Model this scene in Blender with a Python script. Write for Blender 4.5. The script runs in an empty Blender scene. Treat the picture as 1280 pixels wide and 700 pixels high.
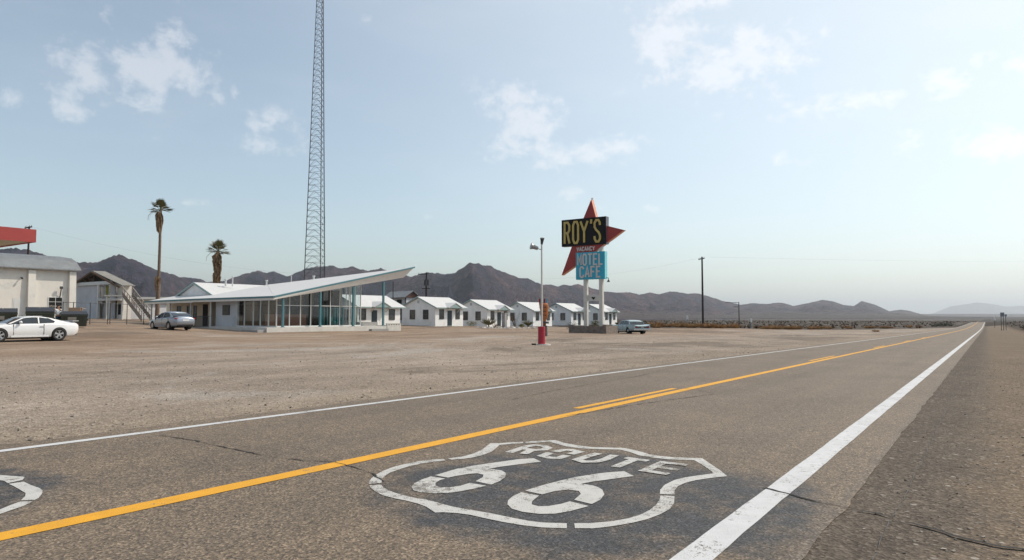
import bpy, bmesh, math, random
from mathutils import Vector, Matrix, noise
from mathutils.geometry import tessellate_polygon
R = math.radians
C = bpy.context.scene.collection
random.seed(7)
# ------------------------------------------------------------------ camera, world, sun
F = 853.0; H = 1.42; PITCH = math.atan(45.5/F)
scn = bpy.context.scene
cam_d = bpy.data.cameras.new('camera'); cam = bpy.data.objects.new('camera', cam_d); C.objects.link(cam)
cam.location = (0, 0, H); cam.rotation_euler = (R(90)+PITCH, 0, 0)
cam_d.sensor_width = 36; cam_d.lens = 36*F/1280; cam_d.clip_start = 0.05; cam_d.clip_end = 90000
scn.camera = cam
scn.view_settings.view_transform = 'Standard'; scn.view_settings.look = 'None'
scn.view_settings.gamma = 1; scn.view_settings.use_curve_mapping = False
scn.view_settings.exposure = 0.0
SUN_AZ = 70; SUN_EL = 48        # azimuth clockwise from +Y
sd = bpy.data.lights.new('sun', 'SUN'); sun = bpy.data.objects.new('sun', sd); C.objects.link(sun)
sd.energy = 3.4; sd.angle = R(0.6); sd.color = (1.0, 0.90, 0.77)
svec = Vector((math.sin(R(SUN_AZ))*math.cos(R(SUN_EL)), math.cos(R(SUN_AZ))*math.cos(R(SUN_EL)), math.sin(R(SUN_EL))))
sun.rotation_euler = svec.to_track_quat('Z', 'Y').to_euler()
sun.location = (60, -20, 80)

def ray(px, py):
    r = (px-640)/F; v = (350-py)/F
    return Vector((r, math.cos(PITCH)-v*math.sin(PITCH), math.sin(PITCH)+v*math.cos(PITCH)))
def at(px, py, Y):
    q = ray(px, py); t = Y/q.y
    return Vector((q.x*t, Y, H+q.z*t))

# node helpers
class NT:
    def __init__(s, nt): s.nt = nt; s.n = nt.nodes; s.l = nt.links
    def new(s, t, **k):
        x = s.n.new(t)
        for a, b in k.items(): setattr(x, a, b)
        return x
    def put(s, sock, v):
        if isinstance(v, bpy.types.NodeSocket): s.l.new(v, sock)
        elif v is not None: sock.default_value = v
    def m(s, op, a, b=None, c=None, clamp=False):
        x = s.new('ShaderNodeMath', operation=op); x.use_clamp = clamp
        s.put(x.inputs[0], a); s.put(x.inputs[1], b)
        if c is not None: s.put(x.inputs[2], c)
        return x.outputs[0]
    def vm(s, op, a, b=None):
        x = s.new('ShaderNodeVectorMath', operation=op); s.put(x.inputs[0], a); s.put(x.inputs[1], b)
        return x.outputs['Value'] if op in ('LENGTH', 'DOT_PRODUCT', 'DISTANCE') else x.outputs[0]
    def noise(s, vec, scale, detail=3, rough=.5, dist=0):
        x = s.new('ShaderNodeTexNoise'); s.put(x.inputs['Vector'], vec)
        x.inputs['Scale'].default_value = scale; x.inputs['Detail'].default_value = detail
        x.inputs['Roughness'].default_value = rough; x.inputs['Distortion'].default_value = dist
        return x.outputs[0]
    def vor(s, vec, scale, out='Distance', feat='F1'):
        x = s.new('ShaderNodeTexVoronoi', feature=feat); s.put(x.inputs['Vector'], vec)
        x.inputs['Scale'].default_value = scale
        return x.outputs[out]
    def ramp(s, f, stops, interp='LINEAR'):
        x = s.new('ShaderNodeValToRGB'); s.put(x.inputs[0], f); cr = x.color_ramp; cr.interpolation = interp
        while len(cr.elements) < len(stops): cr.elements.new(0.5)
        for e, (p, c) in zip(cr.elements, stops):
            e.position = p; e.color = (c, c, c, 1) if not isinstance(c, tuple) else (*c, 1)
        return x.outputs[0]
    def step(s, f, a, b):       # smooth ramp 0..1 between a and b
        x = s.new('ShaderNodeMapRange', interpolation_type='SMOOTHSTEP'); s.put(x.inputs[0], f)
        x.inputs[1].default_value = a; x.inputs[2].default_value = b
        return x.outputs[0]
    def mix(s, f, a, b, mode='MIX'):
        x = s.new('ShaderNodeMix', data_type='RGBA', blend_type=mode)
        s.put(x.inputs[0], f)
        for i, v in ((6, a), (7, b)):
            if isinstance(v, tuple): v = (*v[:3], 1)
            s.put(x.inputs[i], v)
        return x.outputs[2]
    def sep(s, v):
        x = s.new('ShaderNodeSeparateXYZ'); s.put(x.inputs[0], v); return x.outputs
    def comb(s, a, b, c):
        x = s.new('ShaderNodeCombineXYZ'); s.put(x.inputs[0], a); s.put(x.inputs[1], b); s.put(x.inputs[2], c); return x.outputs[0]
    def obj(s): return s.new('ShaderNodeTexCoord').outputs['Object']
    def bump(s, h, strength=.3, dist=.02):
        x = s.new('ShaderNodeBump'); s.put(x.inputs['Height'], h)
        x.inputs['Strength'].default_value = strength; x.inputs['Distance'].default_value = dist
        return x.outputs[0]

W = bpy.data.worlds.new('World'); scn.world = W; W.use_nodes = True
w = NT(W.node_tree); w.n.clear()
sky = w.new('ShaderNodeTexSky', sky_type='NISHITA'); sky.sun_disc = False
sky.sun_elevation = R(SUN_EL); sky.sun_rotation = R(SUN_AZ); sky.altitude = 200
sky.air_density = 1.0; sky.dust_density = 1.6; sky.ozone_density = 1.5
dirv = w.new('ShaderNodeTexCoord').outputs['Generated']
D = w.sep(dirv)
az = w.m('ARCTAN2', D[0], D[1]); el = w.m('ARCSINE', D[2])
# clouds: wispy cumulus scraps placed by compass bearing and elevation
def ae(px, py):
    q = ray(px, py).normalized(); return math.atan2(q.x, q.y), math.asin(q.z)
blobs = [(112,100,46,24,.95),(168,100,52,30,1.0),(232,98,38,22,.95),(216,48,22,24,.85),(92,136,44,11,.75),(18,122,24,9,.6),(132,28,15,15,.7),(295,112,10,9,.5),(345,150,30,14,.75),(325,180,48,10,.65),
         (655,140,48,26,1.0),(705,190,75,17,.85),(830,60,36,28,1.0),(925,78,72,30,1.0),(885,90,80,20,.9),
         (1080,122,95,12,.75),(1180,105,45,14,.8),(1145,168,40,14,.8),(1260,80,40,15,.9),(1245,178,50,13,.8),
         (455,22,16,8,.6),(320,25,26,12,.5),(545,268,26,8,.7),(715,243,13,8,.7),(765,262,22,7,.6),(690,266,24,5,.6),(855,5,60,9,.9),
         (820,262,18,5,.6),(235,252,26,4,.5),(985,196,30,8,.5)]
pv = w.comb(w.m('MULTIPLY', az, 1.0), w.m('MULTIPLY', el, 1.25), 0.37)
n1 = w.noise(pv, 14, 10, .66, .25)
n2 = w.noise(pv, 34, 5, .6, .2)
nn = w.m('ADD', w.m('MULTIPLY', w.m('SUBTRACT', n1, .5), 2.6), w.m('MULTIPLY', w.m('SUBTRACT', n2, .5), 1.9))
mask = None
for (px, py, rx, ry, a) in blobs:
    a0, e0 = ae(px, py); wx = rx*1.6/F/(1+((px-640)/F)**2); wy = ry*1.75/F
    dx = w.m('MULTIPLY', w.m('SUBTRACT', az, a0), 1/wx); dy = w.m('MULTIPLY', w.m('SUBTRACT', el, e0), 1/wy)
    d2 = w.m('ADD', w.m('MULTIPLY', dx, dx), w.m('MULTIPLY', dy, dy))
    g = w.m('MULTIPLY', w.m('EXPONENT', w.m('MULTIPLY', d2, -1.2)), a)
    mask = g if mask is None else w.m('MAXIMUM', mask, g)
cl = w.step(w.m('ADD', w.m('MULTIPLY', mask, 1.45), w.m('MULTIPLY', nn, 1.3)), .50, 1.60)
cl = w.m('MULTIPLY', cl, w.step(mask, .05, .35))
cl = w.m('MULTIPLY', cl, .48)
veil = w.m('MULTIPLY', w.step(w.noise(w.comb(az, w.m('MULTIPLY', el, 4), 0), 2.2, 5, .55), .42, .75), .10)
cl = w.m('MAXIMUM', cl, veil)
hsv = w.new('ShaderNodeHueSaturation'); hsv.inputs['Saturation'].default_value = .76; w.put(hsv.inputs['Color'], sky.outputs[0])
skyc = w.mix(1.0, hsv.outputs[0], (1.06, 1.095, 1.02), 'MULTIPLY')
# milky glare of thin high cloud round the sun
cosun = w.vm('DOT_PRODUCT', dirv, tuple(svec))
skyc = w.mix(w.m('MULTIPLY', w.step(cosun, .12, 1.0), .62), skyc, (6.1, 6.6, 6.9))
cloudc = w.mix(.62, w.mix(1.0, skyc, (1.30, 1.18, 1.12), 'MULTIPLY'), (7.9, 7.5, 7.35))
final = w.mix(cl, skyc, cloudc)
bg = w.new('ShaderNodeBackground'); w.put(bg.inputs[0], final); bg.inputs[1].default_value = 0.15
scn.view_settings.exposure = 0.06
wo = w.new('ShaderNodeOutputWorld'); w.l.new(bg.outputs[0], wo.inputs[0])

# ------------------------------------------------------------------ materials
def mat(name):
    m = bpy.data.materials.new(name); m.use_nodes = True; t = NT(m.node_tree)
    return m, t, t.n['Principled BSDF']
def simple(name, col, rough=.7, var=.12, scale=3.0, metal=0, spec=.5, bump=0, dirt=None):
    m, t, b = mat(name)
    o = t.obj()
    n = t.noise(o, scale, 5, .6)
    lo = tuple(c*(1-var) for c in col); hi = tuple(min(1, c*(1+var)) for c in col)
    c = t.ramp(n, [(.3, lo), (.7, hi)])
    if dirt:
        n3 = t.noise(o, scale*.35+.4, 6, .7)
        c = t.mix(t.step(n3, .5, .75), c, dirt)
    t.put(b.inputs['Base Color'], c); b.inputs['Roughness'].default_value = rough; b.inputs['Metallic'].default_value = metal
    b.inputs['Specular IOR Level'].default_value = spec
    if bump: t.put(b.inputs['Normal'], t.bump(t.noise(o, scale*12, 4, .6), bump, .01))
    return m
def aggregate(t, o, base, scale=70, amt=.5):
    """chip-seal stones: light and dark chips round a base colour"""
    cell = t.new('ShaderNodeTexVoronoi'); t.put(cell.inputs['Vector'], o); cell.inputs['Scale'].default_value = scale
    rnd = t.sep(cell.outputs['Color'])[0]
    v = t.ramp(rnd, [(0, .38), (.25, .68), (.6, 1.0), (.86, 1.35), (1, 2.1)])
    fac = t.mix(amt, (1, 1, 1), v)
    big = t.ramp(t.noise(o, .55, 5, .6), [(.3, .86), (.7, 1.12)])
    med = t.ramp(t.noise(o, 9, 3, .6), [(.3, .88), (.7, 1.12)])
    c = t.mix(1, base, fac, 'MULTIPLY'); c = t.mix(1, c, big, 'MULTIPLY'); c = t.mix(1, c, med, 'MULTIPLY')
    return c, cell.outputs['Distance']

M = {}
# road
m, t, b = mat('chip_seal'); o = t.obj(); S = t.sep(o)
streak = t.ramp(t.noise(t.comb(t.m('MULTIPLY', S[0], .05), S[1], 0), 2.2, 4, .6), [(.3, .90), (.7, 1.08)])
base = t.mix(1, (.159, .119, .082), streak, 'MULTIPLY')
wpth = None
for dc in (2.45, 4.25, 6.35, 8.0):
    q_ = t.step(t.m('ABSOLUTE', t.m('SUBTRACT', S[1], dc)), .55, .05); wpth = q_ if wpth is None else t.m('MAXIMUM', wpth, q_)
base = t.mix(t.m('MULTIPLY', wpth, t.ramp(t.noise(t.comb(t.m('MULTIPLY', S[0], .12), S[1], 2), 1.6, 5, .6), [(.3, .1), (.7, .42)])), base, (.112, .088, .066))
# darker wear stain round the painted shields
def stain(s0, d0, rs, rd):
    x = t.m('MULTIPLY', t.m('SUBTRACT', S[0], s0), 1/rs); y = t.m('MULTIPLY', t.m('SUBTRACT', S[1], d0), 1/rd)
    r2 = t.m('ADD', t.m('MULTIPLY', x, x), t.m('MULTIPLY', y, y))
    return t.step(t.m('ADD', r2, t.m('MULTIPLY', t.m('SUBTRACT', t.noise(o, 1.7, 5, .65), .5), 1.6)), 1.15, .55)
st = t.m('MAXIMUM', stain(5.2, 2.75, 1.75, 1.95), stain(1.6, 7.1, 1.25, 1.3))
stn = t.ramp(t.noise(o, 2.4, 6, .7), [(.32, .30), (.52, .97)])
base = t.mix(t.m('MULTIPLY', st, stn), base, (.046, .046, .049))
# oily wheel tracks
edge = t.m('ABSOLUTE', t.m('SUBTRACT', S[1], .98))
wear = t.step(t.m('ADD', edge, t.m('MULTIPLY', t.noise(o, 2.5, 5, .7), .2)), .18, .02)
base = t.mix(t.m('MULTIPLY', wear, .5), base, (.10, .092, .085))
c, dd = aggregate(t, o, base, 72, 1.0)
t.put(b.inputs['Base Color'], c); b.inputs['Roughness'].default_value = .74; b.inputs['Specular IOR Level'].default_value = .42
t.put(b.inputs['Normal'], t.bump(dd, .35, .006)); M['road'] = m
# ground of the lot, shoulders and desert
m, t, b = mat('desert_ground'); o = t.obj(); S = t.sep(o)
jit = t.m('MULTIPLY', t.m('SUBTRACT', t.noise(o, .9, 6, .65), .5), 1.6)
jit2 = t.m('MULTIPLY', t.m('SUBTRACT', t.noise(o, .07, 5, .6), .5), 26)
d = S[1]
dn = t.m('ADD', d, jit); db = t.m('ADD', d, jit2)
gravel = t.ramp(t.noise(t.comb(t.m('MULTIPLY', S[0], .35), S[1], 0), .22, 6, .65), [(.30, (.235, .203, .178)), (.5, (.355, .312, .277)), (.70, (.445, .397, .355))])
tan = t.ramp(t.noise(t.comb(t.m('MULTIPLY', S[0], .5), S[1], 0), .16, 7, .68), [(.3, (.205, .152, .115)), (.48, (.320, .250, .198)), (.7, (.420, .345, .282))])
lot = t.mix(t.step(db, 20, 34), gravel, tan)
# paler crushed stone beside the pavement edge
lot = t.mix(t.m('MULTIPLY', t.step(dn, 12.5, 9.6), .55), lot, (.330, .288, .240))
shoulder = t.mix(t.step(dn, -.3, .55), (.215, .178, .142), (.150, .132, .116))
shoulder = t.mix(t.step(dn, -3.0, -6.5), shoulder, (.270, .215, .165))
near = t.mix(t.step(d, 2, 8), shoulder, lot)
far = t.ramp(t.noise(t.comb(t.m('MULTIPLY', S[0], 1), t.m('MULTIPLY', S[1], 1), 0), .006, 8, .7), [(.3, (.030, .022, .016)), (.5, (.048, .036, .028)), (.7, (.085, .066, .054))])
# desert floor: outside the lot and shoulder
bound = t.m('SUBTRACT', d, t.m('SUBTRACT', 49.5, t.m('MULTIPLY', S[0], .144)))
inleft = t.m('MULTIPLY', t.step(t.m('ADD', bound, jit), -1, 3), t.step(t.m('ADD', S[0], jit2), 78, 92))
bnd2 = t.step(S[0], 225, 250)
inleft = t.m('MAXIMUM', inleft, t.m('MULTIPLY', bnd2, t.step(dn, 13, 16)))
inleft = t.m('MAXIMUM', inleft, t.step(db, 120, 140))
inr = t.m('MULTIPLY', t.step(t.m('ADD', dn, jit), -4, -8), .9)
near = t.mix(t.m('MAXIMUM', inleft, inr), near, far)
near = t.mix(1, near, (.79, .73, .66), 'MULTIPLY')
# pale dusted patches, damp-dark bands and faint tyre arcs on the lot
onlot = t.step(d, 9.6, 12)
pat = t.noise(t.comb(t.m('MULTIPLY', S[0], .6), S[1], 4.0), .11, 8, .7, .6)
near = t.mix(t.m('MULTIPLY', onlot, t.m('MULTIPLY', t.step(pat, .53, .63), .60)), near, (.36, .325, .285))
near = t.mix(t.m('MULTIPLY', onlot, t.m('MULTIPLY', t.step(pat, .46, .37), .75)), near, (.150, .118, .092))
trk = None
for cs_, cd_, R_ in ((70, 62, 44), (10, 75, 56), (-30, 20, 50), (95, -12, 62), (30, 96, 62), (45, 8, 26)):
    dist_ = t.vm('LENGTH', t.vm('SUBTRACT', t.comb(S[0], S[1], 0), (cs_, cd_, 0)))
    for dr in (0, 1.55):
        q_ = t.step(t.m('ABSOLUTE', t.m('SUBTRACT', dist_, R_+dr)), .24, .05)
        trk = q_ if trk is None else t.m('MAXIMUM', trk, q_)
trk = t.m('MULTIPLY', t.m('MULTIPLY', trk, onlot), t.step(t.noise(o, .3, 4, .6), .38, .62))
near = t.mix(t.m('MULTIPLY', trk, .30), near, (.40, .36, .32))
peb = t.ramp(t.noise(o, 7, 4, .75), [(.30, .50), (.45, .92), (.62, 1.06), (.78, 1.35)])
near = t.mix(t.m('MULTIPLY', t.step(t.noise(o, .35, 4, .6), .40, .62), t.step(dn, 26, 12)), near, t.mix(1, near, peb, 'MULTIPLY'))
c, dd = aggregate(t, o, near, 42, .6)
stones = t.vor(o, 9, 'Distance')
srand = t.new('ShaderNodeTexVoronoi'); t.put(srand.inputs['Vector'], o); srand.inputs['Scale'].default_value = 9
sel = t.m('MULTIPLY', t.step(srand.outputs['Distance'], .26, .18), t.step(t.sep(srand.outputs['Color'])[1], .62, .66))
c = t.mix(t.m('MULTIPLY', sel, .55), c, t.ramp(t.sep(srand.outputs['Color'])[0], [(0, (.12, .105, .09)), (.5, (.34, .30, .26)), (1, (.55, .50, .45))]))
t.put(b.inputs['Base Color'], c); b.inputs['Roughness'].default_value = .95; b.inputs['Specular IOR Level'].default_value = .15
hgt = t.m('ADD', t.m('MULTIPLY', dd, .6), t.m('ADD', t.m('MULTIPLY', t.noise(o, 3, 6, .7), 1.2), sel))
t.put(b.inputs['Normal'], t.bump(hgt, .55, .03)); M['ground'] = m
# road paints
def paint(name, col, worn):
    m, t, b = mat(name); o = t.obj()
    n = t.noise(o, 13, 6, .7); n2 = t.noise(o, 1.3, 4, .6); v = t.vor(o, 95)
    f = t.m('ADD', t.m('MULTIPLY', n, .7), t.m('ADD', t.m('MULTIPLY', n2, .45), t.m('MULTIPLY', v, .22)))
    cc, dd = aggregate(t, o, (.17, .15, .13), 105, .7)
    colr = t.mix(1, col, t.ramp(t.noise(o, 5, 5, .7), [(.3, .86), (.7, 1.04)]), 'MULTIPLY')
    c = t.mix(t.step(f, worn, worn+.10), colr, cc)
    t.put(b.inputs['Base Color'], c); b.inputs['Roughness'].default_value = .7
    t.put(b.inputs['Normal'], t.bump(t.vor(o, 105), .3, .005)); return m
M['paint_white'] = paint('edge_line_paint', (.56, .56, .56), .755)
M['paint_shield'] = paint('stencil_paint', (.50, .485, .455), .71)
M['paint_yellow'] = paint('yellow_line_paint', (.70, .335, .010), .79)
M['crack'] = simple('crack_shadow', (.022, .02, .018), .95, .3)
M['seal'] = simple('crack_sealant', (.075, .07, .065), .8, .3)
# mountains
m, t, b = mat('desert_rock'); o = t.obj(); S = t.sep(o)
g = t.new('ShaderNodeNewGeometry')
nz = t.sep(g.outputs['Normal'])[2]
rock = t.ramp(t.noise(o, .006, 10, .66, .6), [(.30, (.060, .062, .092)), (.46, (.105, .095, .120)), (.56, (.190, .138, .130)), (.72, (.400, .275, .210))])  # blue-violet shade and sunlit tan slopes are put into the rock colour
rock2 = t.ramp(t.noise(t.vm('MULTIPLY', o, (1, 1, 3)), .022, 9, .75), [(.34, .38), (.5, .95), (.66, 1.75)])
rock = t.mix(1, rock, rock2, 'MULTIPLY'); rock = t.mix(1, rock, (.40, .36, .47), 'MULTIPLY')
fan = t.ramp(t.noise(o, .012, 6, .65), [(.3, (.085, .068, .064)), (.7, (.130, .104, .095))])
fz = t.m('ADD', S[2], t.m('MULTIPLY', t.m('SUBTRACT', t.noise(o, .006, 6, .6), .5), 50))
c = t.mix(t.m('MULTIPLY', t.step(nz, .88, .975), t.step(fz, 55, 10)), rock, fan)
t.put(b.inputs['Base Color'], c); b.inputs['Roughness'].default_value = .95; b.inputs['Specular IOR Level'].default_value = .1
t.put(b.inputs['Normal'], t.bump(t.noise(o, .020, 10, .72), 1.0, 48)); M['rock'] = m
# buildings
M['stucco'] = simple('white_stucco', (.82, .815, .80), .85, .06, 1.4, bump=.15, dirt=(.68, .65, .60))
M['stucco_cream'] = simple('aged_cream_stucco', (.70, .67, .61), .88, .07, .5, bump=.15, dirt=(.50, .51, .50))
M['stucco_grey'] = simple('grey_white_stucco', (.52, .53, .55), .88, .10, .9, bump=.15, dirt=(.42, .42, .42))
M['stucco_peach'] = simple('warm_cream_stucco', (.60, .52, .42), .88, .08, 1.4, bump=.1)
M['stair'] = simple('weathered_stair_timber', (.25, .215, .185), .9, .2, 4)
M['roof_white'] = simple('white_roof_coating', (.54, .54, .54), .8, .05, 1.2, dirt=(.53, .53, .52))
M['roof_tin'] = simple('weathered_tin_roof', (.20, .21, .215), .55, .14, 1.2, metal=.25, dirt=(.15, .15, .15))
M['roof_felt'] = simple('faded_roof_felt', (.22, .21, .19), .9, .15, 1.2)
M['teal'] = simple('teal_trim_paint', (.075, .19, .22), .5, .08)
M['teal_pale'] = simple('pale_teal_paint', (.26, .35, .35), .6, .08)
M['fascia'] = simple('pale_fascia_paint', (.72, .69, .65), .7, .06)
M['soffit'] = simple('cream_soffit', (.58, .56, .46), .8, .05)
M['frame_white'] = simple('white_frame_paint', (.62, .62, .60), .5, .05)
M['frame_dark'] = simple('dark_window_frame', (.05, .05, .05), .5, .1)
M['door_blue'] = simple('dark_blue_door_paint', (.012, .025, .034), .5, .1)
M['door_brown'] = simple('brown_door_paint', (.11, .045, .03), .6, .15)
M['concrete'] = simple('pale_concrete', (.56, .54, .50), .9, .1, 2, bump=.2)
M['concrete_grey'] = simple('grey_concrete', (.33, .32, .31), .9, .12, 2, bump=.2)
M['stone'] = simple('mortared_stone', (.20, .165, .14), .95, .35, 5, bump=.6)
M['timber'] = simple('old_timber', (.12, .075, .045), .9, .35, 5)
M['charred_and_shade'] = simple('charred_timber_and_shade', (.022, .016, .012), .95, .4, 5)  # burnt wood; also the shop's back panel, where black stands for dimness
M['pole_wood'] = simple('creosoted_pole', (.035, .025, .022), .9, .3, 3)
M['steel'] = simple('galvanised_steel', (.30, .30, .31), .45, .1, 4, metal=.6)
M['steel_dark'] = simple('dark_steel', (.055, .057, .062), .55, .15, 4, metal=.3)
M['red_metal'] = simple('red_canopy_paint', (.36, .050, .045), .5, .10, .8, dirt=(.36, .05, .04))
M['sign_red'] = simple('oxide_red_paint', (.30, .032, .028), .55, .12, 1)
M['sign_red_lit'] = simple('sunlit_red_edge', (.72, .33, .22), .6, .08)  # brightness of the star's sunlit side is put into this edge colour
M['sign_black'] = simple('black_sign_enamel', (.006, .006, .008), .5, .2, spec=.2)
M['sign_grey'] = simple('grey_sign_edge', (.16, .17, .20), .5, .1)
M['sign_teal'] = simple('turquoise_enamel', (.025, .35, .50), .45, .10, 1)
M['sign_teal_lit'] = simple('sunlit_turquoise_edge', (.22, .62, .68), .5, .06)  # box edges coloured lighter than the face, as if struck by sun
M['letter_gold'] = simple('dull_gold_lettering', (.62, .43, .05), .5, .08)
M['letter_grey'] = simple('faded_letter_face', (.56, .53, .51), .5, .06)
M['tube'] = simple('dead_neon_tube', (.42, .38, .22), .4, .1)
M['post_cream'] = simple('cream_post_paint', (.60, .58, .53), .6, .06, 2, dirt=(.46, .42, .36))
M['barrel'] = simple('red_barrel_paint', (.38, .012, .030), .45, .10, 3)
M['orange'] = simple('orange_carved_wood', (.40, .13, .040), .7, .28, 3)
M['brick'] = simple('interior_brick', (.26, .12, .08), .9, .2, 5)
M['curtain'] = simple('teal_curtain', (.04, .26, .28), .8, .2, 3)
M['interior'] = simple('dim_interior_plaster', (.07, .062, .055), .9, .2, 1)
M['dark'] = simple('dark_void', (.012, .012, .013), .9, .2)
M['yellowish'] = simple('mustard_panel', (.24, .23, .03), .8, .2, 3)
M['dumpster'] = simple('olive_dumpster_paint', (.050, .058, .042), .6, .2, 2, dirt=(.03, .028, .022))
M['lid'] = simple('black_plastic_lid', (.030, .031, .034), .5, .2, 4)
M['label'] = simple('faded_label', (.34, .33, .30), .6, .1, 8)
M['carton'] = simple('cardboard', (.38, .26, .18), .9, .1, 4)
M['rubber'] = simple('tyre_rubber', (.018, .018, .018), .8, .2, 6)
M['alloy'] = simple('alloy_rim', (.55, .55, .56), .3, .05, 6, metal=.8)
M['chrome'] = simple('old_chrome', (.55, .56, .57), .25, .1, 6, metal=.9)
M['tail'] = simple('red_lamp_lens', (.30, .01, .01), .2, .05)
M['lens'] = simple('clear_lamp_lens', (.75, .75, .72), .15, .05)
M['plate'] = simple('licence_plate', (.75, .75, .72), .4, .03)
M['palm_trunk'] = simple('palm_trunk_bark', (.16, .115, .085), .95, .35, 6, bump=.5)
M['palm_skirt'] = simple('dead_palm_fronds', (.24, .155, .085), .9, .4, 4)
M['palm_leaf'] = simple('palm_fronds', (.120, .108, .036), .7, .35, 3)
M['dry_grass'] = simple('dry_golden_grass', (.38, .225, .10), .95, .4, .8)
M['scrub_brown'] = simple('grey_brown_scrub', (.095, .066, .044), .95, .5, .15)
M['creosote'] = simple('dark_creosote', (.050, .052, .030), .95, .4, 1)
M['bush_green'] = simple('yellow_green_leaves', (.13, .12, .03), .8, .4, 3)
M['skin'] = simple('skin', (.42, .23, .15), .6, .05)
M['tshirt'] = simple('white_cotton', (.70, .74, .76), .9, .05)
M['jeans'] = simple('blue_denim', (.035, .075, .12), .9, .2, 8)
M['hair'] = simple('dark_hair', (.02, .015, .012), .8, .2)
M['picture'] = simple('faded_picture', (.05, .055, .045), .5, .6, 3)
def car_paint(name, col, rough=.25, coat=.8, metal=0, dirt=None):
    m = simple(name, col, rough, .03, 2, metal=metal, dirt=dirt)
    m.node_tree.nodes['Principled BSDF'].inputs['Coat Weight'].default_value = coat; return m
M['car_white'] = car_paint('white_car_paint', (.74, .74, .74))
M['car_silver'] = car_paint('silver_car_paint', (.32, .36, .42), .3, .8, .5)
M['car_old'] = car_paint('chalky_pale_blue_paint', (.36, .46, .49), .6, .1, 0, (.27, .33, .35))
def glassy(name, col=(.02, .028, .035), rough=.05):
    m, t, b = mat(name); o = t.obj()
    t.put(b.inputs['Base Color'], t.ramp(t.noise(o, 1.5, 3), [(.3, tuple(c*.7 for c in col)), (.7, tuple(c*1.3 for c in col))]))
    b.inputs['Roughness'].default_value = rough; b.inputs['Specular IOR Level'].default_value = .6
    return m
M['car_glass'] = glassy('tinted_car_glass')
M['pane'] = glassy('dark_window_pane', (.055, .055, .055), .12)
# clear shop glass: see-through with fresnel reflection
m, t, b = mat('shop_glass')
tr = t.new('ShaderNodeBsdfTransparent'); tr.inputs[0].default_value = (.86, .92, .92, 1)
gl = t.new('ShaderNodeBsdfGlossy'); gl.inputs['Roughness'].default_value = .02
fr = t.new('ShaderNodeLayerWeight'); fr.inputs[0].default_value = .5
mx = t.new('ShaderNodeMixShader'); t.l.new(t.m('ADD', t.m('MULTIPLY', t.m('POWER', fr.outputs[1], 4.0), .85), .09), mx.inputs[0]); t.l.new(tr.outputs[0], mx.inputs[1]); t.l.new(gl.outputs[0], mx.inputs[2])
t.l.new(mx.outputs[0], t.n['Material Output'].inputs[0]); M['glass'] = m

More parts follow.
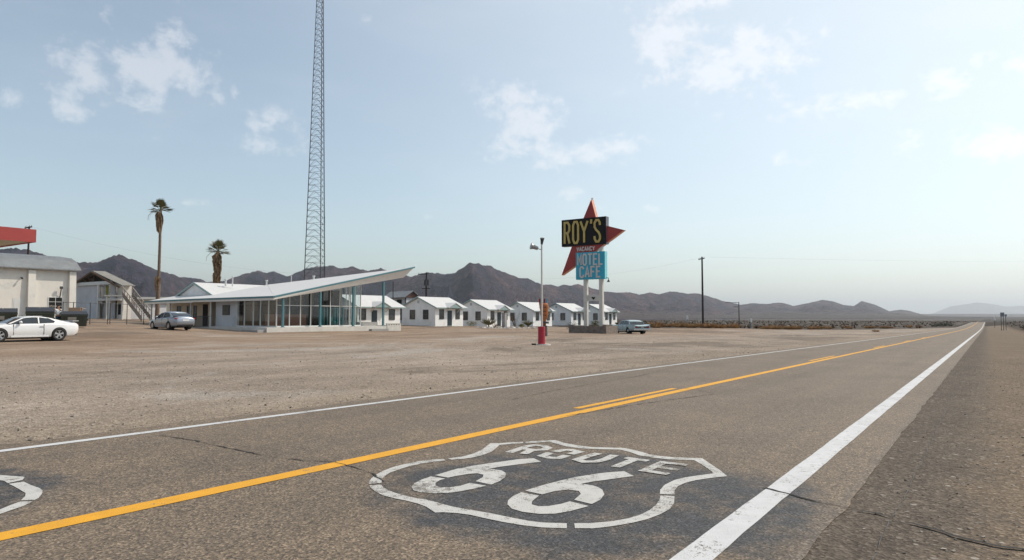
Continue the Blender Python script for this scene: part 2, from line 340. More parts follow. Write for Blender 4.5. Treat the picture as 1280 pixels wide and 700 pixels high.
# ------------------------------------------------------------------ mesh helpers
class MB:
    def __init__(s): s.b = bmesh.new()
    def quad(s, pts):
        return s.b.faces.new([s.b.verts.new(p) for p in pts])
    def hexa(s, p):     # 8 points: bottom 4 ccw, top 4 ccw
        v = [s.b.verts.new(q) for q in p]
        for f in ((3,2,1,0),(4,5,6,7),(0,1,5,4),(1,2,6,5),(2,3,7,6),(3,0,4,7)): s.b.faces.new([v[i] for i in f])
        return s
    def box(s, x0, x1, y0, y1, z0, z1):
        return s.hexa([(x0,y0,z0),(x1,y0,z0),(x1,y1,z0),(x0,y1,z0),(x0,y0,z1),(x1,y0,z1),(x1,y1,z1),(x0,y1,z1)])
    def beam(s, a, b, w, h=None):
        a = Vector(a); b = Vector(b); h = w if h is None else h
        d = (b-a).normalized(); up = Vector((0,0,1)) if abs(d.z) < .95 else Vector((0,1,0))
        x = d.cross(up).normalized()*w/2; y = x.cross(d).normalized()*h/2
        return s.hexa([a-x-y, a+x-y, a+x+y, a-x+y, b-x-y, b+x-y, b+x+y, b-x+y])
    def cyl(s, a, b, r0, r1=None, n=12, caps=True):
        a = Vector(a); b = Vector(b); r1 = r0 if r1 is None else r1
        d = (b-a).normalized(); up = Vector((0,0,1)) if abs(d.z) < .95 else Vector((0,1,0))
        x = d.cross(up).normalized(); y = x.cross(d).normalized()
        A = []; B = []
        for i in range(n):
            t = 2*math.pi*i/n; o = x*math.cos(t)+y*math.sin(t)
            A.append(s.b.verts.new(a+o*r0)); B.append(s.b.verts.new(b+o*r1))
        for i in range(n):
            j = (i+1) % n; s.b.faces.new((A[i], A[j], B[j], B[i]))
        if caps: s.b.faces.new(A[::-1]); s.b.faces.new(B)
        return s
    def tube(s, pts, radii, n=10):
        rings = []; pts = [Vector(p) for p in pts]
        for i, p in enumerate(pts):
            d = (pts[min(i+1, len(pts)-1)]-pts[max(i-1, 0)]).normalized()
            up = Vector((0,0,1)) if abs(d.z) < .9 else Vector((0,1,0))
            x = d.cross(up).normalized(); y = x.cross(d).normalized()
            r = radii[i] if isinstance(radii, (list, tuple)) else radii
            rings.append([s.b.verts.new(p+(x*math.cos(2*math.pi*k/n)+y*math.sin(2*math.pi*k/n))*r) for k in range(n)])
        for a, b in zip(rings, rings[1:]):
            for k in range(n): s.b.faces.new((a[k], a[(k+1)%n], b[(k+1)%n], b[k]))
        s.b.faces.new(rings[0][::-1]); s.b.faces.new(rings[-1]); return s
    def prism(s, pts, off):   # planar polygon (3D points) extruded by vector off
        off = Vector(off); a = [s.b.verts.new(p) for p in pts]; b = [s.b.verts.new(Vector(p)+off) for p in pts]
        n = len(a); s.b.faces.new(a); s.b.faces.new(b[::-1])
        for i in range(n): s.b.faces.new((a[(i+1)%n], a[i], b[i], b[(i+1)%n]))
        return s
    def loft(s, rings, close=True):
        V = [[s.b.verts.new(p) for p in r] for r in rings]; n = len(V[0])
        for a, b in zip(V, V[1:]):
            for k in range(n if close else n-1): s.b.faces.new((a[k], a[(k+1)%n], b[(k+1)%n], b[k]))
        if close: s.b.faces.new(V[0][::-1]); s.b.faces.new(V[-1])
        return s
    def ball(s, c, r, seg=10, sc=(1,1,1)):
        mt = Matrix.Translation(c) @ Matrix.Diagonal((r*sc[0], r*sc[1], r*sc[2], 1))
        bmesh.ops.create_uvsphere(s.b, u_segments=seg, v_segments=seg//2+2, radius=1, matrix=mt); return s
    def ribbon(s, pts, wd, y0, dep, closed=False):
        """stroke in the x-z plane at y0, extruded by dep along y"""
        P = [Vector((p[0], p[1])) for p in pts]; n = len(P); L = []; Rr = []
        for i in range(n):
            a = P[i-1] if (i > 0 or closed) else None; c = P[(i+1) % n] if (i < n-1 or closed) else None
            d1 = (P[i]-a).normalized() if a is not None else None; d2 = (c-P[i]).normalized() if c is not None else None
            if d1 is None: nrm = Vector((-d2.y, d2.x)); k = 1
            elif d2 is None: nrm = Vector((-d1.y, d1.x)); k = 1
            else:
                q = (d1+d2).normalized(); nrm = Vector((-q.y, q.x)); k = 1/max(.45, nrm.dot(Vector((-d1.y, d1.x))))
            L.append(P[i]+nrm*wd/2*k); Rr.append(P[i]-nrm*wd/2*k)
        m = n if closed else n-1
        f = lambda p, y: (p.x, y, p.y)
        A = [[s.b.verts.new(f(L[i], y0)), s.b.verts.new(f(Rr[i], y0)), s.b.verts.new(f(Rr[i], y0+dep)), s.b.verts.new(f(L[i], y0+dep))] for i in range(n)]
        for i in range(m):
            a = A[i]; c = A[(i+1) % n]
            for k in range(4): s.b.faces.new((a[k], a[(k+1)%4], c[(k+1)%4], c[k]))
        if not closed: s.b.faces.new(A[0][::-1]); s.b.faces.new(A[-1])
        return s
def finish(name, bm, m, parent=None, smooth=False, loc=None, rz=None, recalc=True):
    if isinstance(bm, MB): bm = bm.b
    if recalc: bmesh.ops.recalc_face_normals(bm, faces=bm.faces[:])
    me = bpy.data.meshes.new(name); bm.to_mesh(me); bm.free()
    if smooth:
        for p in me.polygons: p.use_smooth = True
    if m: me.materials.append(M[m] if isinstance(m, str) else m)
    o = bpy.data.objects.new(name, me); C.objects.link(o)
    if parent: o.parent = parent
    if loc is not None: o.location = loc
    if rz is not None: o.rotation_euler = (0, 0, rz)
    return o
def tag(o, label=None, cat=None, group=None, kind=None):
    if label: o['label'] = label
    if cat: o['category'] = cat
    if group: o['group'] = group
    if kind: o['kind'] = kind
    return o
def thing(name, loc, rz, label, cat, group=None):
    o = bpy.data.objects.new(name, None); C.objects.link(o); o.location = loc; o.rotation_euler = (0, 0, rz)
    o.empty_display_size = .3
    return tag(o, label, cat, group)
def dup(root, loc=None, rz=None, label=None, parent=None):
    r = root.copy(); C.objects.link(r)
    if parent is not None: r.parent = parent
    if loc is not None: r.location = loc
    if rz is not None: r.rotation_euler = (0, 0, rz)
    if label: r['label'] = label
    for ch in list(root.children): dup(ch, parent=r)
    return r

# ------------------------------------------------------------------ terrain
TH = R(34.8); U = Vector((math.sin(TH), math.cos(TH), 0)); N = Vector((-U.y, U.x, 0)); RZ = math.pi/2-TH
def sdof(X, Y): return X*U.x+Y*U.y, X*N.x+Y*N.y
def world(s, d, z=0): v = U*s+N*d; return Vector((v.x, v.y, z))
def ss(x, a, b):
    t = max(0, min(1, (x-a)/(b-a))); return t*t*(3-2*t)
def zr(s):
    if s < 150: z = -.01*s
    elif s < 400: q = s-150; z = -1.5-.01*(q-q*q/500)
    else: z = -2.75
    return z-5.5*ss(s, 600, 800)
def zbase(s, d):
    k = .003+.0105*ss(s, 12, 30)
    g = k*max(0, min(d, 95)-11)*(1-ss(d, 130, 500))*(1-ss(s, 110, 230)*.7)*(1-ss(s, 300, 700))
    if s < 0: g *= 1
    far = max(abs(d), 0)
    return zr(s)+g + (-5.2-zr(max(s, -60)))*ss(far, 300, 1200)*(1-ss(s, 600, 800))
CTRL = [(60,427.6,37.0),(1,428.6,35.4),(85,409.5,57),(20,409.5,53),(200,412.3,58.5),(334,416,60.8),(484,413.2,72.9),(285,410.8,66),(232,408,71),
        (544,407.8,90),(610,408.2,99.4),(667,408.0,109),(715,407,119),(755,406,129),(677,431.2,38.4),(743,416.6,69),(785,417,72.5),(878,409,116),
        (150,398.5,86),(130,405,68),(500,414,75),(815,410,95)]
cp = []
for px, py, Y in CTRL:
    p = at(px, py, Y); s, d = sdof(p.x, p.y); cp.append((s, d, p.z-zbase(s, d)))
SIG = 11.0
def fade(d): return ss(d, 11, 19)
import numpy as np
K = np.array([[math.exp(-((a[0]-b[0])**2+(a[1]-b[1])**2)/(2*SIG*SIG)) for b in cp] for a in cp])
wts = np.linalg.solve(K+np.eye(len(cp))*.02, np.array([c[2] for c in cp]))
CPA = np.array([(c[0], c[1]) for c in cp])
def ht(s, d):
    z = zbase(s, d)
    if 11 < d < 160 and -60 < s < 220:
        z += fade(d)*float(np.dot(wts, np.exp(-((CPA[:, 0]-s)**2+(CPA[:, 1]-d)**2)/(2*SIG*SIG))))
    if s > 900 or abs(d) > 400: z += 1.2*(noise.noise(Vector((s*.0015, d*.0015, 3))))*ss(abs(d), 400, 900)
    return z
def gz(X, Y): return ht(*sdof(X, Y))
def on(px, Y, dz=0):
    """ground point at bearing px and forward distance Y"""
    X = (px-640)/F*Y*1.0014; return Vector((X, Y, gz(X, Y)+dz))
rows = [-60, -45, -30, -20, -12, -6, -3, 0] + [i*1.5 for i in range(1, 101)]
x = 150
while x < 700: x += 5+(x-150)*.01; rows.append(x)
while x < 30000: x *= 1.06; rows.append(x)
rows = [-x for x in (26000, 12000, 5000, 2000, 900, 400, 200, 110)] + rows
cols = [-4, -2.5, 0, .9, 5, 9.4, 11]
x = 11
while x < 110: x += 1.5; cols.append(x)
while x < 600: x *= 1.07; cols.append(x)
while x < 30000: x *= 1.3; cols.append(x)
x = -4; left = []
while x > -60: x -= 4; left.append(x)
while x > -30000: x *= 1.3; left.append(x)
cols = left[::-1]+cols
bm = bmesh.new(); G = [[bm.verts.new((s, d, ht(s, d))) for d in cols] for s in rows]
for a, b_ in zip(G, G[1:]):
    for i in range(len(cols)-1): bm.faces.new((a[i], b_[i], b_[i+1], a[i+1]))
tag(finish('ground', bm, 'ground', smooth=True, rz=RZ, recalc=False), kind='structure')
def strip(name, m, d0, d1, lift, s0=-60, s1=900, wob=0):
    bm = bmesh.new(); prev = None
    sr = [s for s in rows if s0 < s < s1]; sr = [s0]+sr+[s1]
    for s in sr:
        j0 = wob*(noise.noise(Vector((s*.8, 3, 0)))+.6*noise.noise(Vector((s*3, 7, 0)))) if wob else 0
        z = zr(s) if s < 600 else zr(s)
        cur = [bm.verts.new((s, d0+j0, z+lift)), bm.verts.new((s, d1+(j0 if wob and d0 > 5 else 0), z+lift))]
        if prev: bm.faces.new((prev[0], cur[0], cur[1], prev[1]))
        prev = cur
    o = finish(name, bm, m, rz=RZ, recalc=False); return tag(o, kind='structure')

# the paved road: ragged edges, one sheet
bm = bmesh.new(); prev = None
sr = [-60+i*.35 for i in range(0, 420)]
sr = sorted(set([round(s, 3) for s in sr if s < 86]+[s for s in rows if -60 < s < 900]))
for s in sr:
    e0 = .95+.05*noise.noise(Vector((s*.9, 3, 0)))+.035*noise.noise(Vector((s*4, 7, 0)))
    e1 = 9.22+.26*noise.noise(Vector((s*.35, 13, 0)))+.12*noise.noise(Vector((s*2.2, 17, 0)))
    z = zr(s)+.006
    cur = [bm.verts.new((s, e0, z)), bm.verts.new((s, 5.2, z)), bm.verts.new((s, e1, z))]
    if prev:
        for i in (0, 1): bm.faces.new((prev[i], cur[i], cur[i+1], prev[i+1]))
    prev = cur
tag(finish('road', bm, 'road', rz=RZ, recalc=False), kind='structure')
def line(name, m, d0, d1, s0=-60, s1=880):
    bm = bmesh.new(); prev = None
    for s in sorted(set([s0, s1]+[s for s in sr if s0 < s < s1])):
        w0 = .008*noise.noise(Vector((s*5, d0, 0))); w1 = .008*noise.noise(Vector((s*5, d1+9, 0)))
        z = zr(s)+.010
        cur = [bm.verts.new((s, d0+w0, z)), bm.verts.new((s, d1+w1, z))]
        if prev: bm.faces.new((prev[0], cur[0], cur[1], prev[1]))
        prev = cur
    return tag(finish(name, bm, m, rz=RZ, recalc=False), kind='structure')
line('edge_line', 'paint_white', 1.39, 1.60)
line('edge_line', 'paint_white', 8.66, 8.80)
line('centre_line', 'paint_yellow', 5.21, 5.41)
for a, b_ in ((9.9, 14.2), (27.9, 33), (46, 51), (64, 69), (82, 87)): line('passing_line', 'paint_yellow', 5.53, 5.66, a, b_)

SHIELD={
'o1': [(4.223, 4.451), (4.301, 4.523), (4.389, 4.59), (4.506, 4.661), (4.665, 4.727), (4.85, 4.775), (5.03, 4.78), (5.213, 4.765), (5.363, 4.698), (5.435, 4.629), (5.391, 4.572), (5.27, 4.631), (5.132, 4.66), (4.968, 4.675), (4.784, 4.649), (4.651, 4.623), (4.523, 4.56), (4.413, 4.482), (4.313, 4.385)] ,
'o2': [(4.189, 4.407), (4.135, 4.33), (4.073, 4.218), (4.02, 4.07), (4.01, 3.932), (4.013, 3.81), (4.003, 3.68), (3.972, 3.557), (3.932, 3.478), (3.891, 3.397), (3.93, 3.361), (3.975, 3.259), (3.997, 3.153), (3.992, 3.029), (3.992, 2.854), (4.009, 2.698), (4.046, 2.559), (4.089, 2.48), (4.13, 2.412), (4.23, 2.471), (4.188, 2.54), (4.144, 2.622), (4.122, 2.717), (4.117, 2.828), (4.116, 2.943), (4.117, 3.063), (4.107, 3.177), (4.096, 3.295), (4.094, 3.422), (4.116, 3.573), (4.129, 3.722), (4.112, 3.78), (4.121, 3.913), (4.141, 4.061), (4.179, 4.191), (4.235, 4.296), (4.274, 4.346)] ,
'o3': [(4.261, 2.428), (4.163, 2.367), (4.221, 2.287), (4.227, 2.27), (4.311, 2.208), (4.41, 2.152), (4.52, 2.099), (4.653, 2.053), (4.837, 2.025), (5.02, 2.023), (5.187, 2.059), (5.4, 2.138), (5.357, 2.241), (5.217, 2.192), (5.068, 2.155), (4.892, 2.135), (4.73, 2.141), (4.602, 2.169), (4.465, 2.232), (4.34, 2.33)] ,
'o4': [(5.442, 2.154), (5.563, 2.204), (5.741, 2.243), (5.902, 2.236), (6.062, 2.194), (6.215, 2.12), (6.295, 2.077), (6.383, 2.013), (6.613, 2.161), (6.817, 2.31), (7.067, 2.488), (6.94, 2.745), (6.921, 2.905), (6.931, 3.018), (7.009, 3.132), (7.071, 3.275), (7.115, 3.395), (7.023, 3.589), (6.945, 3.722), (6.944, 3.899), (6.985, 4.09), (7.091, 4.294), (6.951, 4.416), (6.783, 4.525), (6.705, 4.465), (6.854, 4.354), (6.951, 4.288), (6.889, 4.156), (6.803, 3.968), (6.804, 3.791), (6.885, 3.59), (6.995, 3.405), (6.928, 3.241), (6.818, 3.095), (6.791, 2.958), (6.803, 2.751), (6.919, 2.523), (6.759, 2.387), (6.484, 2.185), (6.413, 2.164), (6.265, 2.24), (6.108, 2.313), (5.944, 2.354), (5.721, 2.354), (5.537, 2.318), (5.396, 2.263)] ,
'o5': [(6.761, 4.543), (6.637, 4.646), (6.522, 4.712), (6.459, 4.797), (6.289, 4.72), (6.093, 4.635), (5.925, 4.585), (5.82, 4.566), (5.656, 4.559), (5.482, 4.615), (5.458, 4.549), (5.559, 4.481), (5.666, 4.445), (5.836, 4.44), (6.047, 4.475), (6.27, 4.569), (6.433, 4.647), (6.545, 4.581), (6.689, 4.487)] ,
'a1': [(4.762, 4.211), (4.622, 4.196), (4.472, 4.146), (4.367, 4.081), (4.289, 3.988), (4.274, 3.879), (4.315, 3.778), (4.402, 3.691), (4.519, 3.641), (4.636, 3.611), (4.777, 3.59), (4.774, 3.77), (4.646, 3.769), (4.541, 3.809), (4.505, 3.879), (4.524, 3.948), (4.597, 4.012), (4.702, 4.05), (4.771, 4.045)] ,
'a2': [(4.818, 4.212), (4.819, 4.056), (4.925, 4.035), (5.049, 4.001), (5.112, 3.955), (5.104, 3.869), (5.016, 3.809), (4.854, 3.768), (4.836, 3.579), (4.98, 3.597), (5.136, 3.646), (5.275, 3.734), (5.35, 3.837), (5.339, 3.979), (5.48, 3.945), (5.667, 3.87), (5.918, 3.753), (6.018, 3.908), (5.876, 4.012), (5.608, 4.107), (5.344, 4.192), (5.157, 4.227)] ,
'b1': [(4.764, 3.219), (4.631, 3.206), (4.49, 3.159), (4.392, 3.096), (4.312, 2.998), (4.288, 2.886), (4.316, 2.753), (4.39, 2.662), (4.523, 2.605), (4.72, 2.561), (4.754, 2.749), (4.657, 2.764), (4.539, 2.811), (4.485, 2.872), (4.502, 2.944), (4.586, 2.993), (4.761, 3.042)] ,
'b2': [(4.831, 3.224), (4.812, 3.043), (4.973, 3.015), (5.076, 2.948), (5.09, 2.854), (5.011, 2.792), (4.817, 2.744), (4.79, 2.594), (4.79, 2.571), (4.938, 2.576), (5.112, 2.628), (5.246, 2.716), (5.308, 2.794), (5.332, 2.86), (5.326, 2.964), (5.45, 2.923), (5.588, 2.858), (5.73, 2.792), (5.879, 2.718), (6.012, 2.878), (5.854, 2.994), (5.71, 3.062), (5.512, 3.133), (5.286, 3.179), (5.053, 3.211), (4.835, 3.226)] ,
'l1': [(2.357, 8.052), (2.442, 7.639), (2.501, 7.389), (2.537, 7.29), (2.601, 7.129), (2.544, 7.01), (2.416, 6.973), (2.433, 7.074), (2.424, 7.157), (2.36, 7.379), (2.276, 7.77)] ,
'l2': [(2.412, 6.933), (2.521, 6.925), (2.506, 6.75), (2.504, 6.563), (2.487, 6.455), (2.441, 6.341), (2.364, 6.204), (2.314, 6.155), (2.252, 6.231), (2.326, 6.352), (2.369, 6.464), (2.386, 6.62), (2.405, 6.806)] ,
'l3': [(2.235, 6.194), (2.296, 6.124), (2.195, 6.028), (2.086, 5.967), (2.014, 5.923), (1.817, 5.813), (1.7, 5.761), (1.752, 5.94), (1.865, 5.971), (2.061, 6.063), (2.149, 6.135)] ,
}
ROUTE= [[(6.126, 4.3), (6.514, 4.34)], [(6.522, 4.345), (6.654, 4.311), (6.681, 4.215), (6.603, 4.097), (6.487, 4.077), (6.4, 4.147), (6.4, 4.306)], [(6.379, 4.175), (6.14, 4.116)], [(6.38, 3.928), (6.187, 3.914), (6.148, 3.795), (6.188, 3.706), (6.365, 3.709)], [(6.444, 3.916), (6.599, 3.894), (6.648, 3.828), (6.606, 3.698), (6.439, 3.713)], [(6.65, 3.487), (6.448, 3.504), (6.215, 3.504), (6.165, 3.397), (6.248, 3.304), (6.408, 3.277), (6.665, 3.304)], [(6.622, 3.154), (6.61, 2.894)], [(6.589, 3.038), (6.129, 3.031)], [(6.629, 2.489), (6.611, 2.733), (6.144, 2.727), (6.137, 2.483)], [(6.39, 2.725), (6.38, 2.477)]]
CRACKS= [[(6.131, 1.62), (6.043, 1.417), (5.93, 1.226), (5.88, 0.971), (5.814, 0.834), (5.807, 0.699), (5.693, 0.543), (5.623, 0.382), (5.515, 0.228), (5.425, 0.018), (5.441, -0.187)], [(4.483, 8.373), (4.529, 7.745), (4.484, 6.872), (4.471, 6.143), (4.536, 5.712), (4.662, 5.475), (4.646, 5.175), (4.574, 4.852), (4.374, 4.417)], [(14.335, 5.413), (13.701, 4.492), (12.112, 4.821), (10.72, 5.066), (8.852, 5.279)], [(6.567, 0.61), (6.428, 0.218), (6.555, -0.186)], [(8.783, 1.242), (8.753, 0.8), (8.498, 0.274)], [(24.672, 8.873), (17.014, 7.66), (12.117, 7.416), (10.304, 7.162)]]

def flat(name, polys, m, lift):
    bm = bmesh.new()
    for pl in polys:
        vs = [bm.verts.new((s, d, zr(s)+lift)) for s, d in pl]
        for tri in tessellate_polygon([[Vector((s, d, 0)) for s, d in pl]]): bm.faces.new([vs[i] for i in tri])
    for f in bm.faces:
        f.normal_update()
        if f.normal.z < 0: f.normal_flip()
    return tag(finish(name, bm, m, rz=RZ, recalc=False), kind='structure')
flat('road_shield_outline', [SHIELD[k] for k in ('o1','o2','o3','o4','o5')], 'paint_shield', .010)
flat('road_shield_numerals', [SHIELD[k] for k in ('a1','a2','b1','b2')], 'paint_shield', .010)
flat('road_shield_outline', [SHIELD[k] for k in ('l1','l2','l3')], 'paint_shield', .010)
def rib2(pts, wd, jag=0):
    P = [Vector(p) for p in pts]
    if jag:
        Q = []
        for a, c in zip(P, P[1:]):
            n = max(1, int((c-a).length/.06))
            for i in range(n):
                q = a.lerp(c, i/n); Q.append(q+Vector((noise.noise(Vector((q.x*9, q.y*9, 1))), noise.noise(Vector((q.x*9, q.y*9, 5)))))*jag)
        Q.append(P[-1]); P = Q
    L = []; Rr = []
    for i, p in enumerate(P):
        d1 = (p-P[i-1]).normalized() if i else None; d2 = (P[i+1]-p).normalized() if i < len(P)-1 else None
        q = ((d1 or d2)+(d2 or d1)).normalized(); nn_ = Vector((-q.y, q.x))
        k = 1/max(.6, nn_.dot(Vector((-(d1 or d2).y, (d1 or d2).x))))
        ww = wd/2*(1 if not jag else max(.15, .9+1.6*noise.noise(Vector((p.x*5, p.y*5, 9)))))
        if jag: k = 1
        L.append(p+nn_*ww*k); Rr.append(p-nn_*ww*k)
    return L, Rr
def ribs(name, lines, wd, m, lift, jag=0):
    bm = bmesh.new()
    for j, l in enumerate(lines):
        L, Rr = rib2(l, wd, jag); lf = lift+.0015*(j % 3)
        a = [bm.verts.new((p.x, p.y, ht(p.x, p.y)+lf)) for p in L]; c = [bm.verts.new((p.x, p.y, ht(p.x, p.y)+lf)) for p in Rr]
        for i in range(len(a)-1): bm.faces.new((a[i], a[i+1], c[i+1], c[i]))
    for f in bm.faces:
        f.normal_update()
        if f.normal.z < 0: f.normal_flip()
    return tag(finish(name, bm, m, rz=RZ, recalc=False), kind='structure')
ribs('road_shield_lettering', ROUTE, .10, 'paint_shield', .010)
for i, c_ in enumerate(CRACKS):
    ribs('road_crack', [c_], (.03, .014, .022, .008, .008, .018)[i], 'crack' if i in (0, 1, 3, 4) else 'seal', .012, .03)

ribs('road_crack', [[(1.2+i*.5, .60+.05*noise.noise(Vector((i*.3, 1, 0)))) for i in range(60)]], .006, 'seal', .012, .01)
# mountains ---------------------------------------------------------------
PROF = [(-700,372),(-520,345),(-400,352),(-300,330),(-200,338),(-120,318),(-60,325),(0,311),(18,309.5),(40,314),(54,318.5),(75,324),(93,328),(120,328),(142.5,318),(156,321),(168,325),(182,332),(195,337.5),(228,346.5),(245,348),(259,352),(278,352),(288,348),(297,345),(317,339),(324,339),(333,341),(341.5,338),(350.5,344),(364.6,344),(372,340),(382,335.5),(393,333.5),(415,332.2),(427,335.2),(437,333.4),(450,336),(460,338.5),(468,337),(476,335),(490,341),(514,345.5),(528,342),(540,339.8),(553,343),(567,341.5),(577.5,334.5),(588,329.3),(598,329),(612,332.4),(622,337),(634,342),(649,347),(660,348),(678,356),(689,355.5),(696,358),(703,356.8),(723,355.6),(740,359.8),(754,364),(771,365.8),(787,365.4),(799,368.4),(812,365.6),(824,367.8),(840,364),(860,367),(874,367),(902,375.6),(926,381),(940,379),(958,380),(977,378),(991,382.5),(1010,379),(1029,374.5),(1042,377),(1053,381),(1067,382.5),(1077,376.2),(1094,381),(1111,389),(1125,387),(1136,388.4),(1156,394.3),(1175,395.5),(1300,396.5)]
def interp(P, x):
    for (a, ya), (b_, yb) in zip(P, P[1:]):
        if a <= x <= b_: return ya+(yb-ya)*(x-a)/(b_-a)
    return P[0][1] if x < P[0][0] else P[-1][1]
def ridged(v, oct=6):
    s = 0; a = 1; f_ = 1; wsum = 0; w_ = 1
    for i in range(oct):
        q = 1-abs(noise.noise(v*f_+Vector((i*7.1, i*3.3, 0)))*1.7); q = q*q*w_; w_ = max(0, min(1, q*1.6))
        s += q*a; wsum += a; a *= .55; f_ *= 2.05
    return s/wsum
def range_mesh(name, prof, yc_f, px0, px1, step, foot_f, base_py, seed, amp=1.0, nrow=90):
    bm = bmesh.new(); Gd = []
    px = px0
    while px <= px1:
        yc = yc_f(px); yf = yc*foot_f; col = []
        top1 = (395.5-interp(prof, px))/F*yc+H
        sm_ = sum((395.5-interp(prof, px+q)) for q in range(-60, 61, 12))/11/F*yc+H
        for j in range(nrow+14):
            if j <= nrow:
                tt = j/nrow; Y = yf+(yc-yf)*tt
            else:
                tt = 1; Y = yc*(1+.03*(j-nrow))
            X = (px-640)/F*Y; pw = px+(1-tt)*(70*noise.noise(Vector((px*.02, tt*2.2, seed)))+22*noise.noise(Vector((px*.07, tt*5, seed+2)))); topw = (395.5-interp(prof, pw))/F*yc+H; top = sm_+((topw if tt < 1 else top1)-sm_)*ss(tt, .25, .9)
            v = Vector((X+.10*yc*noise.noise(Vector((X, Y, 5))/(yc*.15)), Y*.8, seed))/ (yc*.12)
            r_ = ridged(v); r2 = ridged(Vector((X, Y*.55, seed+9))/(yc*.030), 5)
            low = -6+ (395.5-base_py)/F*Y*.85*tt**.6
            hgt = tt**1.6
            carve = 1-min(1, r_*1.25); c2 = 1-min(1, r2*1.3)
            shape = tt**1.35*(1-(.80*carve+.30*c2)*(1-ss(tt, .80, 1.0)))
            if j > nrow: shape = max(0, 1-.10*(j-nrow))*(1)+ .25*(r_-.5)*ss(j-nrow, 0, 6)
            z = low*(1-shape)+top*shape if shape > 0 else low
            crest = 1-ss(abs(j-nrow), 0, 3)
            z += top1*.035*(noise.noise(Vector((px*.11, seed, 0)))+.6*noise.noise(Vector((px*.31, seed, 4))))*crest
            # never poke over the line of sight to the crest
            cap = (top1-H)/yc*Y+H
            if j < nrow: z = min(z, cap*(.985-.02*(1-tt)))
            z = max(z, -9)
            if j == 0: z = -12
            col.append(bm.verts.new((X, Y, z)))
        Gd.append(col); px += step
    for a, c in zip(Gd, Gd[1:]):
        for k in range(len(a)-1): bm.faces.new((a[k], c[k], c[k+1], a[k+1]))
    return tag(finish(name, bm, 'rock', smooth=False, recalc=False), kind='structure')
def ycf(px):
    P = [(-700,2300),(0,2200),(180,2300),(240,2900),(300,3300),(480,3100),(590,2700),(700,3300),(830,3900),(930,4800),(1050,5200),(1160,5800),(1300,6500)]
    return interp(P, px)
range_mesh('mountains', PROF, ycf, -700, 1290, 1.8, .50, 391, 11.0, 1.0)
FARP = [(1000,395.5),(1120,394.5),(1160,393.5),(1170,390),(1180,386),(1190,382.5),(1200,381.5),(1212,379.5),(1221,378),(1232,379),(1245,380.8),(1258,383.5),(1272,382),(1290,383),(1320,379),(1360,386),(1420,381),(1500,389),(1600,392),(1700,395)]
range_mesh('distant_mountains', FARP, lambda px: 21000, 1000, 1700, 5, .8, 395, 31.0, .7, 24)

HAZE = 7.0e-5
# far desert plain scrub and stones come later; haze of the desert air
hz = MB(); hz.box(-40000, 40000, -40000, 40000, -40, 650)
m = bpy.data.materials.new('desert_haze'); m.use_nodes = True; t = NT(m.node_tree); t.n.clear()
pv_ = t.new('ShaderNodeVolumePrincipled'); pv_.inputs['Color'].default_value = (.88, .94, 1.0, 1)
pv_.inputs['Density'].default_value = HAZE; pv_.inputs['Anisotropy'].default_value = 0.4
out = t.new('ShaderNodeOutputMaterial'); t.l.new(pv_.outputs[0], out.inputs['Volume'])
try: m.cycles.homogeneous_volume = True
except Exception: pass
tag(finish('haze', hz, m), kind='stuff')

# ================================================================== BUILDINGS
def L2W(org, x, y): v = org+U*x+N*y; return v
def window(parent, face, a0, a1, z0, z1, pos, fm='frame_dark', bars=(1, 1), pm='pane'):
    """face 'x': wall plane y=pos looking to -y (front, along x); face 'y': wall plane x=pos looking to -x (side, along y)"""
    def bx(mb, u0, u1, w0, w1, p0, p1):
        if face == 'x': mb.box(u0, u1, pos-p1, pos-p0, w0, w1)
        else: mb.box(pos-p1, pos-p0, u0, u1, w0, w1)
    f = MB(); t_ = .06
    bx(f, a0-t_, a0, z0-t_, z1+t_, -.02, .045); bx(f, a1, a1+t_, z0-t_, z1+t_, -.02, .045)
    bx(f, a0, a1, z0-t_, z0, -.02, .06); bx(f, a0, a1, z1, z1+t_, -.02, .045)
    for i in range(1, bars[0]+1): c = a0+(a1-a0)*i/(bars[0]+1); bx(f, c-.02, c+.02, z0, z1, -.02, .035)
    for i in range(1, bars[1]+1): c = z0+(z1-z0)*i/(bars[1]+1); bx(f, a0, a1, c-.02, c+.02, -.02, .030)
    o = finish('window', f, fm, parent)
    p = MB(); bx(p, a0, a1, z0, z1, -.05, .012); finish('pane', p, pm, o)
    return o
def door(parent, face, a0, a1, z0, z1, pos, dm='door_blue'):
    def bx(mb, u0, u1, w0, w1, p0, p1):
        if face == 'x': mb.box(u0, u1, pos-p1, pos-p0, w0, w1)
        else: mb.box(pos-p1, pos-p0, u0, u1, w0, w1)
    f = MB(); bx(f, a0, a1, z0, z1, -.05, .02)
    bx(f, a0+.12, a1-.12, z0+.15, z0+.9, .02, .035); bx(f, a0+.12, a1-.12, z0+1.05, z1-.15, .02, .035)
    o = finish('door', f, dm, parent)
    h = MB(); bx(h, a1-.11, a1-.06, z0+.95, z0+1.05, .035, .09); finish('handle', h, 'steel', o)
    return o

